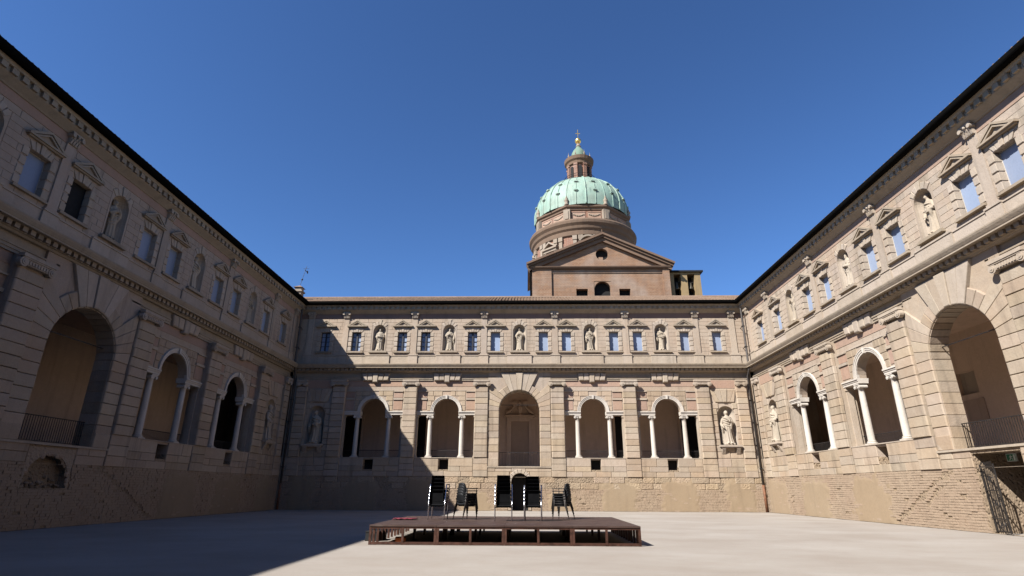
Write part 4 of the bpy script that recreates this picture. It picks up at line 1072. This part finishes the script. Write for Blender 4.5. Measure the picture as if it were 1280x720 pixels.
for i in range(8):
    an = -PI/2+PI/4*i
    if math.sin(an) > .5: continue
    for q in (-1, 1):
        t_ = Vector((-math.sin(an), math.cos(an), 0))*q*1.25; c_ = Vector((DX+7.35*math.cos(an), DY+7.35*math.sin(an), 0))+t_
        p = link('relief_panel', MB().box(-1.05,1.05,-.06,.06,41.75,43.15).box(-1.0,1.0,-.12,.06,43.0,43.12).mesh('relief_panel', 'pink'), at, c_, an+PI/2)
        gl = MB()
        for j in range(7): gl.ball(((j-3)*.26,-.1,42.45-.12*math.cos((j-3)*.5)*2+.2), .15,.09,.14,8,6)
        gl.build('garland', 'chpale', p)
dprof = [(8.0-.0*t, 44.3+.3*t) for t in range(4)]+[(8.02*math.cos(a_), 45.4+7.05*math.sin(a_)) for a_ in [PI/2*.012+PI/2*.80*t/14 for t in range(15)]]
do = MB().lathe(dprof, cx=DX, cy=DY, n=64).build('dome', 'copper', CH, smooth=True)
for i in range(32):
    an = 2*PI*i/32
    if math.sin(an) > .45: continue
    big = i % 4 == 0
    pts = [(DX+(r+.03)*math.cos(an), DY+(r+.03)*math.sin(an), z+.02) for r, z in dprof]
    MB().tube(pts, .13 if big else .06, 6).build('rib', 'copper', do, smooth=True)
luc = MB(); n = 12
luc.prism([(.42*math.cos(2*PI*i/n), .36*math.sin(2*PI*i/n)) for i in range(n)], -.22, .6)
luc.prism([(.55*math.cos(2*PI*i/n), .08+.40*math.sin(2*PI*i/n)) for i in range(n//2+1)], -.30, .6)
lum = luc.mesh('lucarne', 'copper'); hole = MB().prism([(.36*math.cos(2*PI*i/n), .30*math.sin(2*PI*i/n)) for i in range(n)], -.24, -.225).mesh('opening', 'black')
for th, cnt, off in ((.20, 16, .5), (.52, 16, .5)):
    for i in range(cnt):
        an = -PI/2+2*PI*(i+off)/cnt
        if math.sin(an) > .35: continue
        r = 8.05*math.cos(th); z = 45.4+7.05*math.sin(th)
        o = link('lucarne', lum, do, (DX+r*math.cos(an), DY+r*math.sin(an), z), an+PI/2); o.scale = (.66, .66, .60); link('opening', hole, o)
# lantern
LZ = 52.0
la = MB().lathe([(2.35,LZ-.3),(2.4,LZ+.15),(2.2,LZ+.3),(1.5,LZ+.35)], cx=DX, cy=DY, n=24).lathe([(1.95,LZ-.5),(1.95,LZ+4.0)], cx=DX, cy=DY, n=24).build('lantern', 'brickdark', CH)
for i in range(8):
    an = -PI/2+PI/4*i
    for q, mesh_ in ((an, 'opening'), (an+PI/8, 'pier')):
        x, y = DX+2.0*math.cos(q), DY+2.0*math.sin(q)
        if mesh_ == 'opening':
            o = MB().box(-.30,.30,-.03,.1,LZ+.9,LZ+2.9)
            o.prism([(.30*math.cos(PI*t/8), LZ+2.9+.30*math.sin(PI*t/8)) for t in range(9)], -.03, .1)
            link('opening', o.mesh('opening', 'black'), la, (x,y,0), q+PI/2)
        else: link('pier', MB().box(-.30,.30,-.2,.2,LZ+.0,LZ+3.6).box(-.36,.36,-.28,.2,LZ+3.3,LZ+3.65).mesh('pier', 'brickdark'), la, (x,y,0), q+PI/2)
MB().lathe([(2.0,LZ+3.5),(2.25,LZ+3.65),(2.3,LZ+4.1),(2.55,LZ+4.4),(2.65,LZ+5.0),(2.3,LZ+5.15),(1.2,LZ+5.2)], cx=DX, cy=DY, n=24).build('lantern_cornice', 'chtrim', la)
rl = MB()
for z in (LZ+.75, LZ+1.2): rl.tube([(DX+2.75*math.cos(2*PI*i/32), DY+2.75*math.sin(2*PI*i/32), z) for i in range(33)], .04, 6, False)
for i in range(32): rl.tube([(DX+2.75*math.cos(2*PI*i/32), DY+2.75*math.sin(2*PI*i/32), LZ+.1),(DX+2.75*math.cos(2*PI*i/32), DY+2.75*math.sin(2*PI*i/32), LZ+1.2)], .03, 5)
rl.build('lantern_railing', 'iron', la)
for i in range(8):
    an = -PI/2+PI/8+PI/4*i
    MB().lathe([(0,LZ+5.1),(.16,LZ+5.1),(.08,LZ+5.4),(.14,LZ+5.7),(.04,LZ+6.1),(0,LZ+6.6)], cx=DX+2.05*math.cos(an), cy=DY+2.05*math.sin(an), n=8).build('finial', 'chpale', la)
cu = MB().lathe([(1.35,LZ+5.1),(1.35,LZ+6.0),(1.25,LZ+6.7),(.9,LZ+7.4),(.5,LZ+7.9),(.38,LZ+8.2)], cx=DX, cy=DY, n=20).build('cupola', 'coppergrn', la, smooth=True)
MB().lathe([(.38,LZ+8.1),(.5,LZ+8.3),(.32,LZ+8.6),(.22,LZ+9.0)], cx=DX, cy=DY, n=14).build('finial_neck', 'chpale', cu)
MB().ball((DX,DY,LZ+9.5), .58, n=18, m=12).build('ball', 'gold', cu, smooth=True)
MB().box(DX-.05,DX+.05,DY-.05,DY+.05,LZ+10.0,LZ+12.0).box(DX-.42,DX+.42,DY-.04,DY+.04,LZ+11.1,LZ+11.2).build('cross', 'gold', cu)

# ------------------------------------------------------------------ stage
SX0, SY0, SH, MWD, MDP = -4.80, 18.25, .56, 2.065, 2.0
ST = empty('stage', (SX0, SY0, 0)); tag(ST, 'low brown stage platform with open rusty steel frame in the courtyard', 'stage')
dk = MB().box(.004, MWD-.004, .004, MDP-.004, SH-.045, SH).mesh('deck_panel', 'deck')
fm = MB()
for y in (.03, MDP-.09):
    fm.box(.075, MWD-.075, y, y+.06, SH-.105, SH-.046)
for x in (.0, MWD-.06):
    fm.box(x+.004, x+.056, .10, MDP-.10, SH-.105, SH-.046)
fm = fm.mesh('frame', 'steel'); bl = MB().box(.075, MWD-.075, .03, .09, .012, .085).mesh('bottom_rail', 'steel'); po = MB().box(-.035,.035,-.035,.035,.004,SH-.047).mesh('post', 'steel')
for i in range(4):
    for j in range(3):
        link('deck_panel', dk, ST, (i*MWD, j*MDP, random.uniform(0,.004)))
        f = link('frame', fm, ST, (i*MWD, j*MDP, 0))
        if j == 0: link('bottom_rail', bl, f)
        for x in (.038, MWD/2, MWD-.038):
            for y in (.06, MDP-.06): link('post', po, f, (x, y, 0))
        if i in (0, 3):
            for y in (.5, 1.0, 1.5): link('post', po, f, (.038 if i == 0 else MWD-.038, y, 0))
cs = MB().box(-.22,.22,-.35,.35,0,.30).box(-.235,.235,-.365,.365,.26,.29).box(-.235,.235,-.365,.365,.02,.05).build('flight_case', 'case', None, loc=(-5.02, 19.9, 0))
tag(cs, 'black step box standing against the left end of the stage', 'box')
cl = MB(); nx, ny = 14, 8
vs = [(-.40+.80*i/(nx-1)+.04*math.sin(j*1.7), -.3+.6*j/(ny-1)+.05*math.sin(i*1.1), .015+.035*abs(math.sin(i*.9+j*1.3))) for j in range(ny) for i in range(nx)]
cl.add(vs, [(j*nx+i, j*nx+i+1, (j+1)*nx+i+1, (j+1)*nx+i) for j in range(ny-1) for i in range(nx-1)])
o = cl.build('red_cloth', 'redcloth', None, smooth=True, loc=(-4.35, 21.4, SH+.008)); tag(o, 'crumpled red cloth lying on the shaded left end of the stage', 'cloth')
md = o.modifiers.new('thickness', 'SOLIDIFY'); md.thickness = .008
rc_ = MB(); n = 16
rc_.tube([(0,0,.16),(.02,.02,.19)], .002, 4)
bk = MB().lathe([(0,.005),(.13,.005),(.16,.05),(.17,.16),(.155,.19),(.15,.16),(.13,.06),(0,.05)], n=18).build('orange_bag', 'orange', None, smooth=True, loc=(-3.92, 18.75, 0)); tag(bk, 'small orange bucket stored under the left front of the stage', 'bucket')

# ------------------------------------------------------------------ chairs stacked on the stage
def arm_chair():
    """black upholstered chair with chrome side loops, facing -y, origin on the floor"""
    t = empty('chair')
    MB().cushion([(-.25,-.03),(.25,-.03),(.25,.045),(-.25,.045)], 0, -.46, .03).build('seat', 'seat', t, loc=(0,.21,.45))
    b = MB(); 
    b.cushion([(-.245,0),(.245,0),(.225,.50),(-.225,.50)], .03, -.03, .03)
    bo = b.build('backrest', 'seat', t, loc=(0,.235,.47)); bo.rotation_euler = (-.16, 0, 0)
    for s_ in (-1, 1):
        x = s_*.285
        MB().tube([(x,-.24,0),(x,-.24,.62),(x,-.215,.652),(x,-.15,.66)], .0165, 8).build('leg', 'chrome', t, smooth=True)
        MB().tube([(x,.25,0),(x,.25,.40),(x,.25,.67)], .0165, 8).build('leg', 'chrome', t, smooth=True)
        MB().box(x-.024,x+.024,-.20,.10,.655,.685).build('armrest', 'plastic', t)
        MB().tube([(x,-.237,.42),(s_*.2,-.2,.42),(s_*.2,.22,.42),(x,.237,.42)], .011, 6).build('seat_frame', 'iron', t, smooth=True)
    return t
def shell_chair():
    """black plastic stacking chair on thin grey tubes with arms, facing -y"""
    t = empty('chair')
    s_ = MB(); nx, ny = 9, 9; vs = []
    prof = [(-.24,.43),(-.20,.455),(-.1,.45),(.05,.44),(.15,.445),(.20,.50),(.235,.60),(.26,.72),(.275,.80)]
    for j, (y, z) in enumerate(prof[:6]):
        for i in range(nx):
            q = (i/(nx-1)-.5)*2; vs.append((q*.225, y, z+.025*q*q))
    s_.add(vs, [(j*nx+i, j*nx+i+1, (j+1)*nx+i+1, (j+1)*nx+i) for j in range(5) for i in range(nx-1)])
    so_ = s_.build('seat', 'plastic', t, smooth=True); so_.modifiers.new('thickness', 'SOLIDIFY').thickness = .045
    s_ = MB(); vs = []
    for j, (y, z) in enumerate(prof[5:]):
        wv = .215-.02*j
        for i in range(nx):
            q = (i/(nx-1)-.5)*2; vs.append((q*wv, y-.03*q*q, z-(.03*q**4 if j == 3 else 0)))
    s_.add(vs, [(j*nx+i, j*nx+i+1, (j+1)*nx+i+1, (j+1)*nx+i) for j in range(3) for i in range(nx-1)])
    so_ = s_.build('backrest', 'plastic', t, smooth=True); so_.modifiers.new('thickness', 'SOLIDIFY').thickness = .05
    for q in (-1, 1):
        x = q*.255
        MB().tube([(x,-.27,0),(x*.98,-.21,.42),(x*.98,-.20,.62)], .011, 7).build('leg', 'iron', t, smooth=True)
        MB().tube([(x,.31,0),(x*.98,.16,.42),(x*.98,.20,.63)], .011, 7).build('leg', 'pipe', t, smooth=True)
        MB().box(x*.98-.022, x*.98+.022, -.24, .21, .62, .645).build('armrest', 'plastic', t)
        MB().tube([(x*.98,-.21,.40),(x*.98,.16,.40)], .010, 6).build('seat_rail', 'iron', t, smooth=True)
    return t
A0, B0 = arm_chair(), shell_chair()
used = {}
def stack(proto, x, y, rz, n, dz, dy, where, group, sc_=1.):
    for i in range(n):
        o = proto if proto.name not in used else copy_tree(proto); used[proto.name] = 1
        d = Matrix.Rotation(rz, 3, 'Z') @ Vector((random.uniform(-.002,.002), -dy*i, 0))
        o.scale = (sc_,)*3; o.location = (x+d.x, y+d.y, SH+.005+dz*i); o.rotation_euler = (0,0,rz+random.uniform(-.003,.003))
        pos = 'bottom chair' if i == 0 else ('top chair' if i == n-1 else '%s chair up' % ['', 'second', 'third', 'fourth', 'fifth'][i])
        tag(o, '%s of the %s' % (pos, where), 'chair', group)
stack(A0, -3.21, 21.6, PI-.10, 5, .125, .037, 'tall black chair stack standing leftmost on the stage', 'tall chair stacks with chrome legs', 1.04)
stack(A0, -.80, 20.85, PI+.04, 5, .125, .037, 'tall black chair stack just left of the cellar door', 'tall chair stacks with chrome legs', 1.04)
stack(A0, .24, 20.95, PI-.06, 5, .118, .037, 'tall black chair stack just right of the cellar door', 'tall chair stacks with chrome legs', 1.04)
stack(B0, -2.22, 21.7, PI/2+.75, 5, .088, .012, 'low plastic chair stack turned right, beside the leftmost tall stack', 'low plastic chair stacks', 1.12)
stack(B0, 1.38, 22.3, -PI/2-.45, 5, .088, .012, 'low plastic chair stack turned left, rightmost on the stage', 'low plastic chair stacks', 1.12)
